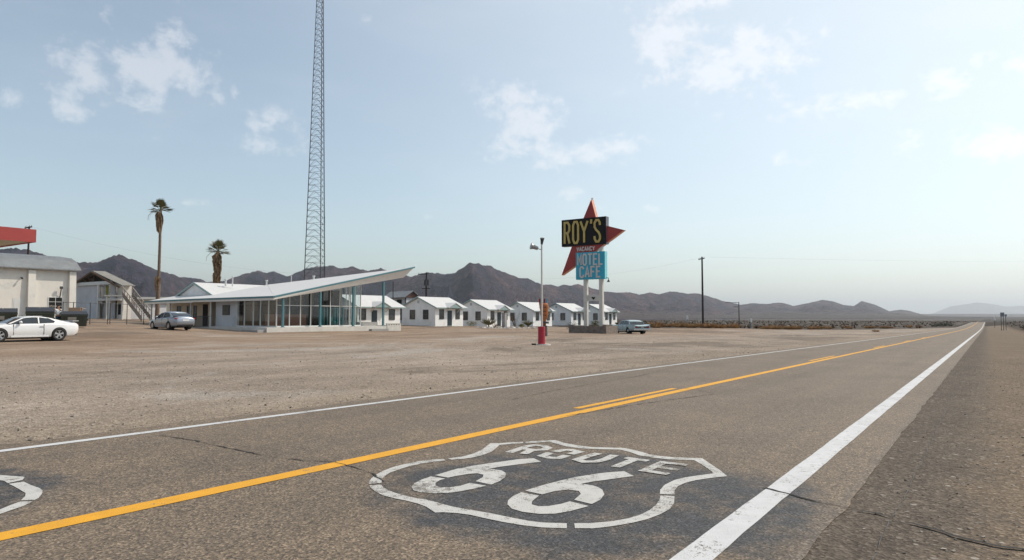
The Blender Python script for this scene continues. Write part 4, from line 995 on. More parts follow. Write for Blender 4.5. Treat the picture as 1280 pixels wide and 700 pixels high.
# ================================================================== SIGN, POLES, TOWER, CARS
# stroke letters on a 1 x 1 cell, x right, y up
GL = {
 'R': [[(.08,0),(.08,1),(.62,1),(.9,.86),(.9,.62),(.62,.5),(.08,.5)], [(.55,.48),(.92,0)]],
 'O': [[(.3,1),(.7,1),(.92,.84),(.92,.16),(.7,0),(.3,0),(.08,.16),(.08,.84),(.3,1)]],
 'Y': [[(.04,1),(.5,.52),(.5,0)], [(.96,1),(.52,.54)]],
 "'": [[(.55,1.06),(.40,.86)]],
 'S': [[(.92,.76),(.88,.9),(.66,1),(.34,1),(.1,.88),(.1,.68),(.3,.56),(.72,.42),(.92,.28),(.92,.12),(.68,0),(.32,0),(.1,.12),(.08,.26)]],
 'M': [[(.05,0),(.05,1),(.5,.35),(.95,1),(.95,0)]],
 'T': [[(.0,1),(1,1)], [(.5,.98),(.5,0)]],
 'E': [[(.95,1),(.08,1),(.08,0),(.95,0)], [(.1,.52),(.8,.52)]],
 'L': [[(.08,1),(.08,0),(.92,0)]],
 'C': [[(.92,.78),(.88,.9),(.66,1),(.34,1),(.08,.86),(.08,.14),(.34,0),(.66,0),(.88,.1),(.92,.24)]],
 'A': [[(.02,0),(.5,1),(.98,0)], [(.2,.32),(.8,.32)]],
 'F': [[(.95,1),(.08,1),(.08,0)], [(.1,.52),(.8,.52)]],
 'V': [[(.02,1),(.5,0),(.98,1)]],
 'N': [[(.06,0),(.06,1),(.94,0),(.94,1)]],
}
def letters(parent, name, text, x0, x1, z0, z1, y, sw, m, dep=.05, gap=.28, slots=None, m2=None):
    """one mesh per word line; tall condensed letters facing -y"""
    n = len(text); mb = MB(); mb2 = MB()
    if slots is None:
        adv = (x1-x0)/(n-gap); cwid = adv*(1-gap); slots = [(x0+i*adv, x0+i*adv+cwid) for i in range(n)]
    for ch, (a, b_) in zip(text, slots):
        if ch == ' ': continue
        for j, st in enumerate(GL[ch]):
            pts = [(a+(b_-a)*p[0], z0+(z1-z0)*p[1]) for p in st]
            closed = pts[0] == pts[-1]
            if closed: pts = pts[:-1]
            mb.ribbon(pts, sw, y-dep-.003*j, dep, closed)
            if m2: mb2.ribbon(pts, sw*.38, y-dep-.02-.003*j, .018, closed)
    o = finish(name, mb, m, parent)
    if m2: finish('neon_tube', mb2, m2, o)
    else: mb2.b.free()
    return o
# sign frame: local x runs towards the road (to the right in the photo), local y along the road, away
SG = Vector((8.2, 70, 0)); EZ = RZ-math.pi/2
sg = thing('roadside_sign', SG, EZ, 'towering motel sign with red boomerang star, black name box and turquoise MOTEL CAFE box', 'sign')
sgz = gz(8.2, 70)
for a in (-.69, 1.09):
    b_ = MB(); b_.box(a-.20, a+.20, -.16, .16, sgz-.5, 8.8); finish('post', b_, 'post_cream', sg)
b_ = MB(); b_.box(-.49, .89, -.06, .06, 3.02, 3.62); o = finish('cross_board', b_, 'post_cream', sg)
b_ = MB(); b_.prism([(-.02,-.066,3.38),(.10,-.066,3.42),(.30,-.066,3.36),(.42,-.066,3.44),(.40,-.066,3.28),(.28,-.066,3.18),(.20,-.066,3.12),(.10,-.066,3.24)], (0, -.03, 0)); finish('emblem', b_, 'sign_black', o)
# star
def az_(px, py, yoff=0):
    r = (px-640)/F*1.0; a = (70*r-8.2)/(math.cos(EZ)+ -math.sin(EZ)*r)
    Y = 70+a*math.sin(EZ); q = at(px, py, Y); return a, q.z
star = [az_(740.8, 249.6), az_(748.6, 279.5), az_(781.5, 287.6), az_(723, 330.5), az_(703.2, 344.2), az_(716, 309)]
b_ = MB(); b_.prism([(a, -.17, z) for a, z in star], (0, .5, 0)); st = finish('star', b_, 'sign_red_lit', sg)
b_ = MB(); b_.prism([(a+(0.0), -.19, z) for a, z in star], (0, .018, 0)); finish('star_face', b_, 'sign_red', st)
b_ = MB(); a, z = star[0]; b_.ball((a, .05, z+.12), .11, 10); finish('finial', b_, 'post_cream', st)
# black name box
bx0, bx1, bz0, bz1 = -3.38, 1.83, 8.74, 11.56
b_ = MB(); b_.box(bx0, bx1, -.30, .30, bz0, bz1); nb = finish('name_box', b_, 'sign_grey', sg)
b_ = MB(); b_.box(bx0+.0, bx1-.0, -.325, -.303, bz0, bz1); finish('name_panel', b_, 'sign_black', nb)
letters(nb, 'lettering', "ROY'S", 0, 0, bz0+.30, bz1-.32, -.33, .21, 'letter_gold', .06, slots=[(-3.05,-2.35),(-2.03,-1.32),(-1.12,-.22),(.02,.30),(.48,1.22)], m2='tube')
letters(st, 'vacancy_lettering', "VACANCY", -1.62, .45, 8.20, 8.58, -.195, .09, 'letter_grey', .03)
# turquoise box
b_ = MB(); b_.box(-1.70, 1.64, -.27, .27, 5.22, 8.02); tb = finish('turquoise_box', b_, 'sign_teal_lit', sg)
b_ = MB(); b_.box(-1.70, 1.64, -.292, -.273, 5.22, 8.02); finish('turquoise_panel', b_, 'sign_teal', tb)
letters(tb, 'lettering', "MOTEL", -1.48, 1.42, 6.72, 7.80, -.297, .16, 'letter_grey', .05)
letters(tb, 'lettering', "CAFE", -1.22, 1.16, 5.45, 6.50, -.297, .17, 'letter_grey', .05)
b_ = MB(); b_.beam((1.64, 0, 5.35), (1.9, 0, 5.3), .05); b_.cyl((1.9, 0, 5.32), (1.9, 0, 5.0), .03); b_.cyl((1.9, 0, 5.12), (1.9, 0, 4.9), .06, .17); finish('hanging_lamp', b_, 'steel_dark', tb)
# planter at the foot
pz = gz(7.9, 69.4)
pt = thing('stone_planter', SG, EZ, 'brown mortared stone planter round the feet of the tall sign', 'planter')
b_ = MB()
b_.box(-2.0, 2.25, -1.3, -.95, pz-.5, pz+.74); b_.box(-2.0, 2.25, .95, 1.3, pz-.5, pz+.74); b_.box(-2.0, -1.65, -.95, .95, pz-.5, pz+.74); b_.box(1.9, 2.25, -.95, .95, pz-.5, pz+.74)
b_.box(1.88, 2.27, -1.32, -.93, pz+.74, pz+.9); b_.box(-2.02, -1.63, -1.32, -.93, pz+.74, pz+.86)
finish('wall', b_, 'stone', pt)
rr = random.Random(9); b_ = MB()
for k in range(70):
    x = rr.uniform(-1.95, 2.1); z = rr.uniform(pz+.02, pz+.62); w_ = rr.uniform(.1, .3); b_.box(x, min(2.24, x+w_), -1.3-rr.uniform(.01, .04), -1.299, z, z+rr.uniform(.06, .13))
finish('stone_facing', b_, 'stone', pt)
b_ = MB(); b_.box(-1.65, 1.9, -.95, .95, pz-.3, pz+.6); finish('soil', b_, 'ground', pt)

# ---- bushes helper: many small leaf faces on thin stems
def tuft(mb, c, h, rad, n, wd, rng, lean=.8, zmin=.25):
    for k in range(n):
        a = rng.uniform(0, 2*math.pi); q = rng.random()**.7*lean
        d = Vector((math.cos(a)*q, math.sin(a)*q, 1)).normalized(); ln = h*rng.uniform(.5, 1.05)
        b0 = Vector(c)+Vector((math.cos(a), math.sin(a), 0))*rad*.35*rng.random()
        t_ = b0+d*ln; t_.x += math.cos(a)*rad*.25*rng.random(); t_.y += math.sin(a)*rad*.25*rng.random()
        sdv = Vector((-math.sin(a), math.cos(a), 0)).lerp(Vector((rng.uniform(-1, 1), rng.uniform(-1, 1), 0)), .5).normalized()*wd
        m_ = b0.lerp(t_, .55)+Vector((0, 0, h*.04))
        v = [mb.b.verts.new(p) for p in (b0-sdv*.4, b0+sdv*.4, m_+sdv, t_, m_-sdv)]
        mb.b.faces.new(v)
def leafball(mb, c, r, n, sz, rng, sq=.75):
    for k in range(n):
        d = Vector((rng.gauss(0, 1), rng.gauss(0, 1), rng.gauss(0, 1))).normalized()*(rng.random()**.45)
        p = Vector(c)+Vector((d.x*r, d.y*r, d.z*r*sq)); p += Vector((noise.noise(p*2.1), noise.noise(p*2.1+Vector((5, 0, 0))), 0))*r*.25
        a = Vector((rng.gauss(0, 1), rng.gauss(0, 1), rng.gauss(0, 1))).normalized()*sz; b2 = a.cross(Vector((rng.gauss(0, 1), rng.gauss(0, 1), 1))).normalized()*sz*.55
        mb.b.faces.new([mb.b.verts.new(q) for q in (p-a, p+b2, p+a, p-b2)])
rng = random.Random(21)
def bush(name, px, Y, h, rad, kind, lab, cat, group=None, dz=0, base=None):
    p = on(px, Y, dz)
    if base is not None: p.z = base
    mb = MB()
    if kind == 'grass': tuft(mb, (0, 0, -.05), h, rad, 190, .018, rng, 1.1)
    elif kind == 'leafy': leafball(mb, (0, 0, h*.55), rad, 420, .055, rng, h/rad*.5)
    elif kind == 'yucca':
        tuft(mb, (0, 0, h*.25), h*.8, rad, 120, .03, rng, 1.6); mb.cyl((0,0,-.1), (0,0,h*.3), .1, .08, 8)
    elif kind == 'bare':
        for k in range(26):
            a = rng.uniform(0, 6.28); q = Vector((math.cos(a)*rad, math.sin(a)*rad, h*rng.uniform(.6, 1))); mid = q*.5+Vector((0, 0, h*.1))
            mb.tube([(0,0,-.05), mid, q], [.02, .012, .006], 4)
        leafball(mb, (0, 0, h*.7), rad*.9, 90, .04, rng, .9)
    mm = {'grass': 'dry_grass', 'leafy': 'bush_green', 'yucca': 'palm_leaf', 'bare': 'timber'}[kind]
    if name == 'creosote_bush': mm = 'creosote'
    o = finish(name, mb, mm, loc=p, recalc=False); return tag(o, lab, cat, group)
q = SG+Vector((math.cos(EZ), math.sin(EZ), 0))*.15
o = bush('yellow_bush', 743.5, 69.6, .75, .5, 'leafy', 'round yellow green bush growing in the stone planter between the sign posts', 'bush', base=pz+.55)
o = bush('creosote_bush', 716.5, 72, 1.15, .8, 'leafy', 'dark leafy bush just left of the stone planter under the sign', 'bush')
bush('green_bush', 590, 90, .8, .75, 'leafy', 'low green bush leftmost in the stone bed before the second cabin', 'bush')
bush('yucca', 611, 88.5, 1.5, .95, 'yucca', 'small spiky palm in the stone bed before the second cabin', 'yucca')
bush('dry_bush', 618, 90, .7, .7, 'bare', 'brown twiggy plant right of the small spiky palm', 'bush')
bush('leafless_shrub', 643.5, 92, 2.1, .85, 'bare', 'tall leafless shrub at the right corner of the second cabin', 'shrub')
bush('small_tree', 660, 92, 1.2, .55, 'yucca', 'small dark bush before the third cabin left of its corner', 'bush')
bush('dry_bush', 652, 94, .5, .5, 'leafy', 'small round dark bush between the second and third cabins', 'bush')
# rocks edging the beds
for j, (a, b2, Y) in enumerate(((596, 612, 87.5), (613, 636, 88.5), (638, 676, 90))):
    n_ = 6
    for k in range(n_):
        px = a+(b2-a)*(k+.5)/n_; p = on(px, Y+rng.uniform(-.3, .3), .02); mb = MB(); mb.ball((0,0,0), rng.uniform(.14, .26), 8, (1.3, 1, .7))
        for v in mb.b.verts: v.co += Vector((noise.noise(v.co*7), noise.noise(v.co*7+Vector((3,0,0))), noise.noise(v.co*7+Vector((0,3,0)))))*.06
        o = finish('edging_rock', mb, 'concrete_grey' if k % 3 else 'concrete', loc=p); tag(o, 'pale rock in the row edging the planting bed before the second and third cabins', 'rock', 'rocks edging the bed before the cabins')
# pillar / grey post by cabin 2 and vending cabinet
p = on(630.5, 91.5); t_ = thing('grey_pillar', p, RZ, 'grey pillar standing right of the dark door of the second cabin', 'pillar')
b_ = MB(); b_.box(-.25, .25, -.25, .25, -.3, 1.85); finish('shaft', b_, 'concrete_grey', t_)
b_ = MB(); b_.box(-.3, .3, -.3, .3, 1.853, 1.95); finish('cap', b_, 'concrete_grey', t_)

# ---- lamp pole in the red barrel, carved orange statue behind it
lp = at(677, 431, 38.4); lz = gz(lp.x, lp.y)
br_ = thing('red_barrel', (lp.x, lp.y, lz), 0, 'dark red oil drum on a concrete pad around the foot of the lamp pole', 'barrel')
b_ = MB(); prof = [(0,.29),(.02,.30),(.28,.292),(.30,.303),(.32,.292),(.60,.292),(.62,.303),(.64,.292),(.93,.29),(.95,.30),(.97,.285)]
rings = []
for z, r in prof: rings.append([(r*.68*math.cos(2*math.pi*k/24), r*.68*math.sin(2*math.pi*k/24), z+.06) for k in range(24)])
b_.loft(rings); finish('drum', b_, 'barrel', br_)
b_ = MB(); b_.cyl((.12, 0, -.3), (.12, 0, .055), .42, .38, 20); finish('pad', b_, 'concrete', br_)
b_ = MB(); b_.box(-.56, -.31, -.13, .13, -.1, .08); finish('shade_block', b_, 'dark', br_)  # dark box stands in for the shade left of the barrel
lpT = at(679.6, 303, 38.4); ph = lpT.z-lz
lm = thing('lamp_pole', (lp.x+.02, lp.y, lz+1.0), 0, 'thin pale lamp pole with two floodlights rising out of the red barrel', 'lamp')
b_ = MB(); b_.cyl((0, 0, -.9), (.0, 0, ph-1.05), .055, .045, 10); finish('pole', b_, 'post_cream', lm)
hb = ph-1.0
b_ = MB(); b_.beam((0, 0, hb-.42), (-.22, 0, hb-.36), .04); b_.cyl((-.22, 0, hb-.34), (-.46, -.06, hb-.26), .10, .13, 12); b_.cyl((-.46, -.06, hb-.26), (-.62, -.10, hb-.22), .13, .19, 14); o = finish('floodlight', b_, 'steel', lm)
b_ = MB(); b_.cyl((0, .02, hb-.12), (.02, 0, hb+.10), .06, .09, 12); b_.cyl((.02, 0, hb+.10), (.03, -.05, hb+.24), .09, .13, 14); finish('floodlight', b_, 'steel_dark', lm)
cq = at(680, 408, 55); cz = gz(cq.x, cq.y)
cs = thing('carved_totem', (cq.x, cq.y, cz), 0, 'orange and brown carved totem widening to the top, behind the lamp pole', 'statue')
kx = 55/F
b_ = MB(); zb = lambda py: (395.5-py)/F*55+H-cz
sec = [(408, .20), (400, .22), (398, .28), (392, .36), (384, .43), (381, .42), (379, .28)]
b_.loft([[((w_*(1+.12*math.sin(3*a+py)))*math.cos(a)*.85, w_*.5*math.sin(a), zb(py)) for a in [2*math.pi*k/16 for k in range(16)]] for py, w_ in sec]); finish('body', b_, 'orange', cs, True)
b_ = MB(); b_.cyl((0, 0, -.3), (0, 0, zb(407)), .30, .26, 12); b_.cyl((0.1,0,zb(404.5)), (0.1,0,zb(402)), .31, .30, 12); finish('foot', b_, 'frame_dark', cs)
b_ = MB()
for z0 in (384, 389, 394): b_.box(-.20, .16, -.24, -.15, zb(z0)-.04, zb(z0)+.03)
finish('carved_bands', b_, 'door_brown', cs)
for dx, m_ in ((-.34, 'tail'), (-.22, 'curtain'), (.05, 'tail'), (.18, 'sign_teal')):
    b_ = MB(); b_.prism([(dx-.05, .02, zb(379)-.15), (dx+.05, .02, zb(379)-.15), (dx+.07, .02, zb(373)), (dx-.07, .02, zb(374))], (0, .03, 0)); finish('feather', b_, m_, cs)

# ---- radio mast (three legged lattice)
TW = Vector((0, 0, 0)); TY = 106.0
cx = (395.2-640)/F*TY; tz = gz(cx, TY)
tw = thing('radio_mast', (cx, TY, tz), 0, 'very tall thin three legged steel lattice mast rising out of the frame', 'mast')
def leg(k, z):
    w_ = max(.35, 3.55*(1-z/74.0)); q = (w_*.58)
    a = R((198, -8, 32)[k]) if False else R((190, 310, 70)[k]+ -6)
    return Vector((q*math.cos(a), q*math.sin(a), z))
HT = 64.0
for k in range(3):
    b_ = MB(); b_.tube([leg(k, z) for z in (-.5, 16, 32, 48, HT)], [.075, .07, .06, .05, .045], 6); finish('leg', b_, 'steel_dark', tw)
b_ = MB(); z = 0; zs = []
while z < HT: zs.append(z); z += 1.06-.006*z*.5
for i, (z0, z1) in enumerate(zip(zs, zs[1:])):
    for k in range(3):
        a0, b0, a1, b1 = leg(k, z0), leg((k+1) % 3, z0), leg(k, z1), leg((k+1) % 3, z1)
        m1 = a1.lerp(b1, .5); b_.beam(a1, b1, .035); b_.beam(a0, m1, .03); b_.beam(b0, m1, .03)
finish('lattice', b_, 'steel_dark', tw)
b_ = MB(); w_ = leg(1, 15.2); b_.beam(w_, w_+Vector((.7, -.3, .1)), .05); b_.beam(w_+Vector((.7, -.3, -.5)), w_+Vector((.7, -.3, 1.2)), .05); finish('side_antenna', b_, 'steel_dark', tw)

# ---- palms
def palm(name, px, ytop, ybase, Y, lab, crown_r, skirt, seed):
    rg = random.Random(seed); top = at(px, ytop, Y); gz0 = gz(top.x, Y); hh = top.z-gz0
    th = thing(name, (top.x, Y, gz0), 0, lab, 'palm tree')
    zt = hh-crown_r*.55
    b_ = MB(); pts = []; rad = []; nseg = 46
    for i in range(nseg+1):
        f = i/nseg; pts.append((.12*math.sin(f*2.2), 0, -.4+(zt+.4)*f)); r = .19-.05*f+.014*(i % 2)
        if skirt[2] and f < skirt[2]: r = .25-.03*f+.022*(i % 2)
        rad.append(r)
    b_.tube(pts, rad, 10); finish('trunk', b_, 'palm_trunk', th, True)
    b_ = MB()      # skirt of dead fronds
    for (z0, z1, rr_, n_) in skirt[:2]:
        if n_ == 0: continue
        for k in range(n_):
            z = rg.uniform(z0, z1)*zt; a = rg.uniform(0, 6.28); fz = (z/zt-z0)/(z1-z0)
            r0 = .18; r1 = rr_*rg.uniform(.55, 1.1)*(.6+.6*fz); ln = rg.uniform(.7, 1.5)
            p0 = Vector((r0*math.cos(a), r0*math.sin(a), z)); p1 = Vector((r1*math.cos(a), r1*math.sin(a), z-ln*.45)); p2 = Vector((r1*.92*math.cos(a+.1), r1*.92*math.sin(a+.1), z-ln))
            sdv = Vector((-math.sin(a), math.cos(a), 0))*rg.uniform(.06, .16)
            v = [b_.b.verts.new(q) for q in (p0-sdv*.3, p0+sdv*.3, p1+sdv, p2+sdv*.4, p2-sdv*.6, p1-sdv)]; b_.b.faces.new(v)
    finish('skirt', b_, 'palm_skirt', th, recalc=False) if False else finish('skirt', b_, 'palm_skirt', th)
    b_ = MB()      # fan fronds
    ctr = Vector((.12*math.sin(2.2), 0, zt))
    for k in range(46):
        a = rg.uniform(0, 6.28); e_ = rg.uniform(-.25, 1.5); L_ = crown_r*rg.uniform(.75, 1.12)
        d_ = Vector((math.cos(a)*math.cos(e_), math.sin(a)*math.cos(e_), math.sin(e_)))
        pt_ = ctr+d_*L_*.5-Vector((0, 0, .03)); b_.tube([ctr, pt_], [.025, .015], 4)
        side_ = d_.cross(Vector((0, 0, 1))).normalized(); up_ = side_.cross(d_).normalized()
        for j in range(13):
            fa_ = (j-6)/6*1.25; dd_ = (d_*math.cos(fa_)+side_*math.sin(fa_)).normalized()
            l2 = L_*.62*rg.uniform(.8, 1.05)*(1-.25*abs(fa_)/1.25); tip = pt_+dd_*l2-Vector((0, 0, 1))*l2*(.02+.14*rg.random())
            mid = pt_+dd_*l2*.55+Vector((0, 0, .02)); nn_ = dd_.cross(up_).normalized()*.035
            v = [b_.b.verts.new(q) for q in (pt_, mid+nn_, tip, mid-nn_)]; b_.b.faces.new(v)
    finish('crown', b_, 'palm_leaf', th)
    b_ = MB()      # hanging flower stalks
    for k in range(4):
        a = rg.uniform(2.4, 3.6); p0 = ctr; pts = [p0, p0+Vector((math.cos(a)*.9, math.sin(a)*.5, -.1)), p0+Vector((math.cos(a)*1.5, math.sin(a)*.6, -.7)), p0+Vector((math.cos(a)*1.55, math.sin(a)*.6, -1.3))]
        b_.tube(pts, [.02, .015, .01, .006], 4)
    finish('flower_stalks', b_, 'palm_skirt', th)
palm('palm_tree', 200, 254.5, 400, 84, 'tall slender palm with a shaggy ring halfway up its trunk, left of the office', 1.42, ((.87, .99, .46, 90), (.34, .41, .42, 46), .36), 3)
palm('palm_tree', 272, 306, 400, 90, 'shorter thick skirted palm rising behind the office gable', 1.6, ((.45, .99, .56, 230), (.2, .5, .5, 60), 0), 5)

# ---- utility poles
def upole(px, ytop, Y, lab, r=.16, arms=((.35, 1.3, 0),), extra=None, adz=0, ang=None):
    top = at(px, ytop, Y); g0 = gz(top.x, Y); h = top.z-g0
    th = thing('utility_pole', (top.x, Y, g0), RZ if ang is None else ang, lab, 'utility pole')
    b_ = MB(); b_.cyl((0, 0, -.6), (0, 0, h), r, r*.66, 10); finish('pole', b_, 'pole_wood', th)
    for dz, hl, y0 in arms:
        b_ = MB(); b_.box(-.06-.1, .06-.1, y0-hl, y0+hl, h-dz-.07, h-dz+.07); arm = finish('crossarm', b_, 'pole_wood', th)
        for yy in (-hl+.12, -hl*.4, hl*.45, hl-.12):
            b_ = MB(); b_.cyl((-.1, y0+yy, h-dz+.07), (-.1, y0+yy, h-dz+.27), .05, .035, 8); finish('insulator', b_, 'steel', arm)
    if extra: extra(th, h)
    return Vector((top.x, Y, g0+h))
def transformers(th, h):
    for y in (-.55, .05):
        b_ = MB(); b_.cyl((-.3, y-.1, h-2.2), (-.3, y-.1, h-1.3), .22, n=12); b_.cyl((-.3, y-.1, h-1.3), (-.3, y-.1, h-1.1), .06, n=8); finish('transformer', b_, 'steel_dark', th)
p1 = upole(36.5, 283, 92, 'dark utility pole with crossarm behind the warehouse roof, beside the red canopy', .17, ((.15, 1.1, 0),))
p2_ = upole(533, 341, 118, 'dark utility pole with transformers behind the first cabin right of the office', .2, ((.2, 1.2, .6), (2.7, .9, 0)), transformers)
p3 = upole(877.5, 321, 116, 'tall bare dark utility pole alone right of the pale blue car', .20, ((.35, 1.15, 0),), ang=R(8))
p4 = upole(491.5, 352, 124, 'thin dark pole behind the cabin seen under the office roof tip', .10, ())
p5 = upole(923.5, 377.5, 210, 'small distant utility pole with a long crossarm in the scrub', .16, ((.2, 2.2, 2.2), (1.5, .9, .9)), ang=R(100))
def wire(a, b_, sag, r=.014):
    mb = MB(); n = 22; pts = []
    for i in range(n+1):
        f = i/n; p = Vector(a).lerp(Vector(b_), f); p.z -= sag*4*f*(1-f); pts.append(p)
    mb.tube(pts, r, 4); return mb
far_r = p3+Vector((150, 30, 2)); far_l = Vector((-150, 150, 20))
for k, (a, b_, sg_, lab) in enumerate(((p3+Vector((.1, -.9, -.1)), p3+Vector((170, 10, 1.5)), 1.2, 'thin overhead wire running right from the tall bare pole across the sky'),
        (p2_+Vector((0, .4, 0)), p3+Vector((-.1, .9, -.1)), 2.2, 'thin overhead wire between the transformer pole and the tall bare pole'),
        (p1+Vector((0, .3, 0)), p2_+Vector((0, -.8, -.1)), 2.6, 'thin overhead wire passing behind the palms to the transformer pole'))):
    tag(finish('overhead_wire', wire(a, b_, sg_, .0045), 'steel_dark'), lab, 'wire')

# ---- roadside signs far right, marker posts
def plate_sign(px, ytop, ybot, Y, wpx, hpx, lab, m='sign_grey', two=True):
    top = at(px, ytop, Y); g0 = gz(top.x, Y); k = Y/F; w_ = wpx*k/2; h = hpx*k
    th = thing('road_sign', (top.x, Y, g0), 0, lab, 'road sign'); zt = top.z-g0
    b_ = MB(); b_.box(-w_, w_, -.02, .02, zt-h, zt); finish('panel', b_, m, th)
    for x in ((-w_*.55, w_*.55) if two else (0,)):
        b_ = MB(); b_.box(x-.05, x+.05, .022, .1, -.4, zt-.1); finish('post', b_, 'steel_dark', th)
    return th
plate_sign(1252.7, 390.6, 403, 165, 5.0, 5.2, 'larger dark backed road sign on two posts at the far right shoulder')
plate_sign(1257.2, 393, 403, 172, 2.6, 2.6, 'smaller dark backed road sign just right of the larger one', two=False)
plate_sign(1243.2, 396, 402, 230, 1.6, 4.2, 'tiny white road sign beside the far end of the right edge line', 'plate', False)
def marker(px, ytop, Y, lab):
    top = at(px, ytop, Y); g0 = gz(top.x, Y); th = thing('marker_post', (top.x, Y, g0), 0, lab, 'marker post'); zt = top.z-g0
    b_ = MB(); b_.box(-.10, .10, -.05, .05, -.3, zt-.32); finish('post', b_, 'steel', th)
    b_ = MB(); b_.box(-.16, .16, -.08, -.05, zt-.75, zt); finish('reflector', b_, 'plate', th)
marker(859, 394, 122, 'white topped marker post in the scrub left of the tall bare pole')
marker(939, 398, 128, 'white topped marker post in the scrub right of the tall bare pole')

# ---- chain link fence before the derelict house
fp = [on(px, Y) for px, Y in ((80, 62.5), (93, 64), (114, 66), (136, 68), (139, 68.2), (160, 69.5), (181, 71))]
f0 = fp[0]; th = thing('chain_link_fence', (f0.x, f0.y, f0.z), 0, 'chain link fence with thin dark posts between the dumpsters and the office', 'fence')
FH = 2.05
for p in fp:
    q = p-f0; b_ = MB(); b_.cyl(q+Vector((0,0,-.3)), q+Vector((0,0,FH+.05)), .038, n=8); finish('post', b_, 'steel_dark', th)
b_ = MB(); b_.tube([p-f0+Vector((0,0,FH)) for p in fp], .026, 6); finish('top_rail', b_, 'steel_dark', th)
b_ = MB(); b_.tube([p-f0+Vector((0,0,.18)) for p in fp], .022, 6); finish('bottom_rail', b_, 'steel_dark', th)
b_ = MB()
for a, c in zip(fp, fp[1:]):
    L_ = (c-a).length; n_ = int(L_/.16)
    for k in range(n_):
        for sgn in (0, 1):
            f0_, f1_ = (k/n_, min(1, (k/n_)+FH/L_)) if sgn == 0 else (k/n_, max(0, k/n_-FH/L_))
            q0 = a.lerp(c, f0_)-f0+Vector((0,0,.1)); hgt_ = FH if abs(f1_-f0_)*L_ > FH*.98 else abs(f1_-f0_)*L_
            q1 = a.lerp(c, f1_)-f0+Vector((0,0,.1+hgt_-.1))
            if (q1-q0).length > .1: b_.beam(q0, q1, .006)
finish('mesh', b_, 'steel', th)

# ---- dumpsters
def make_dumpster():
    th = thing('dumpster', (0, 0, 0), 0, 'x', 'dumpster', 'dumpsters in front of the warehouse')
    b_ = MB(); b_.loft([[(-1.0,-.60,.08),(1.0,-.60,.08),(1.0,.55,.08),(-1.0,.55,.08)], [(-1.08,-.78,1.0),(1.08,-.78,1.0),(1.08,.62,1.25),(-1.08,.62,1.25)]])
    for x in (-.72, 0, .72): b_.hexa([(x-.04,-.64,.1),(x+.04,-.64,.1),(x+.04,-.59,.1),(x-.04,-.59,.1),(x-.04,-.83,1.0),(x+.04,-.83,1.0),(x+.04,-.77,1.0),(x-.04,-.77,1.0)])
    b_.box(-1.12, 1.12, -.84, -.78, .94, 1.02); finish('body', b_, 'dumpster', th)
    for sx in (-1, 1):
        b_ = MB(); x0, x1 = (-1.1, -.01) if sx < 0 else (.01, 1.1)
        b_.hexa([(x0,-.86,1.03),(x1,-.86,1.03),(x1,.64,1.28),(x0,.64,1.28),(x0,-.86,1.09),(x1,-.86,1.09),(x1,.64,1.34),(x0,.64,1.34)])
        for k in range(7): x = x0+.1+k*.15; b_.beam((x,-.84,1.10), (x,.62,1.35), .03)
        finish('lid', b_, 'lid', th)
        b_ = MB(); xx = 1.13*sx; b_.box(xx-.05, xx+.05, -.35, .45, .55, .72); finish('fork_pocket', b_, 'dumpster', th)
    b_ = MB(); b_.hexa([(-.55,-.755,.62),(.15,-.755,.62),(.15,-.72,.62),(-.55,-.72,.62),(-.55,-.815,.85),(.15,-.815,.85),(.15,-.78,.85),(-.55,-.78,.85)]); finish('label', b_, 'label', th)
    return th
dm = make_dumpster()
for i, (px, Y, sc, lab) in enumerate(((94, 57.0, 1.0, 'olive dumpster with black ribbed lid, rightmost of the three'), (51.5, 50.5, 1.25, 'dark dumpster with black lid directly behind the white coupe roof'), (5, 49.5, 1.16, 'dark dumpster with black lid, leftmost of the three'))):
    t_ = dm if i == 0 else dup(dm)
    p = on(px, Y); t_.location = p; t_.rotation_euler = (0, 0, R(36)); t_.scale = ((.86, .80, .80)[i], 1.0, sc); t_['label'] = lab
c_ = thing('cardboard_box', on(95.5, 60), R(20), 'open cardboard box standing behind the rightmost dumpster', 'box')
b_ = MB(); b_.box(-.45, .45, -.35, .35, 0, 1.62); finish('carton', b_, 'carton', c_)
b_ = MB(); b_.beam((.45, 0, 1.62), (.8, 0, 1.5), .5, .02); finish('flap', b_, 'carton', c_)

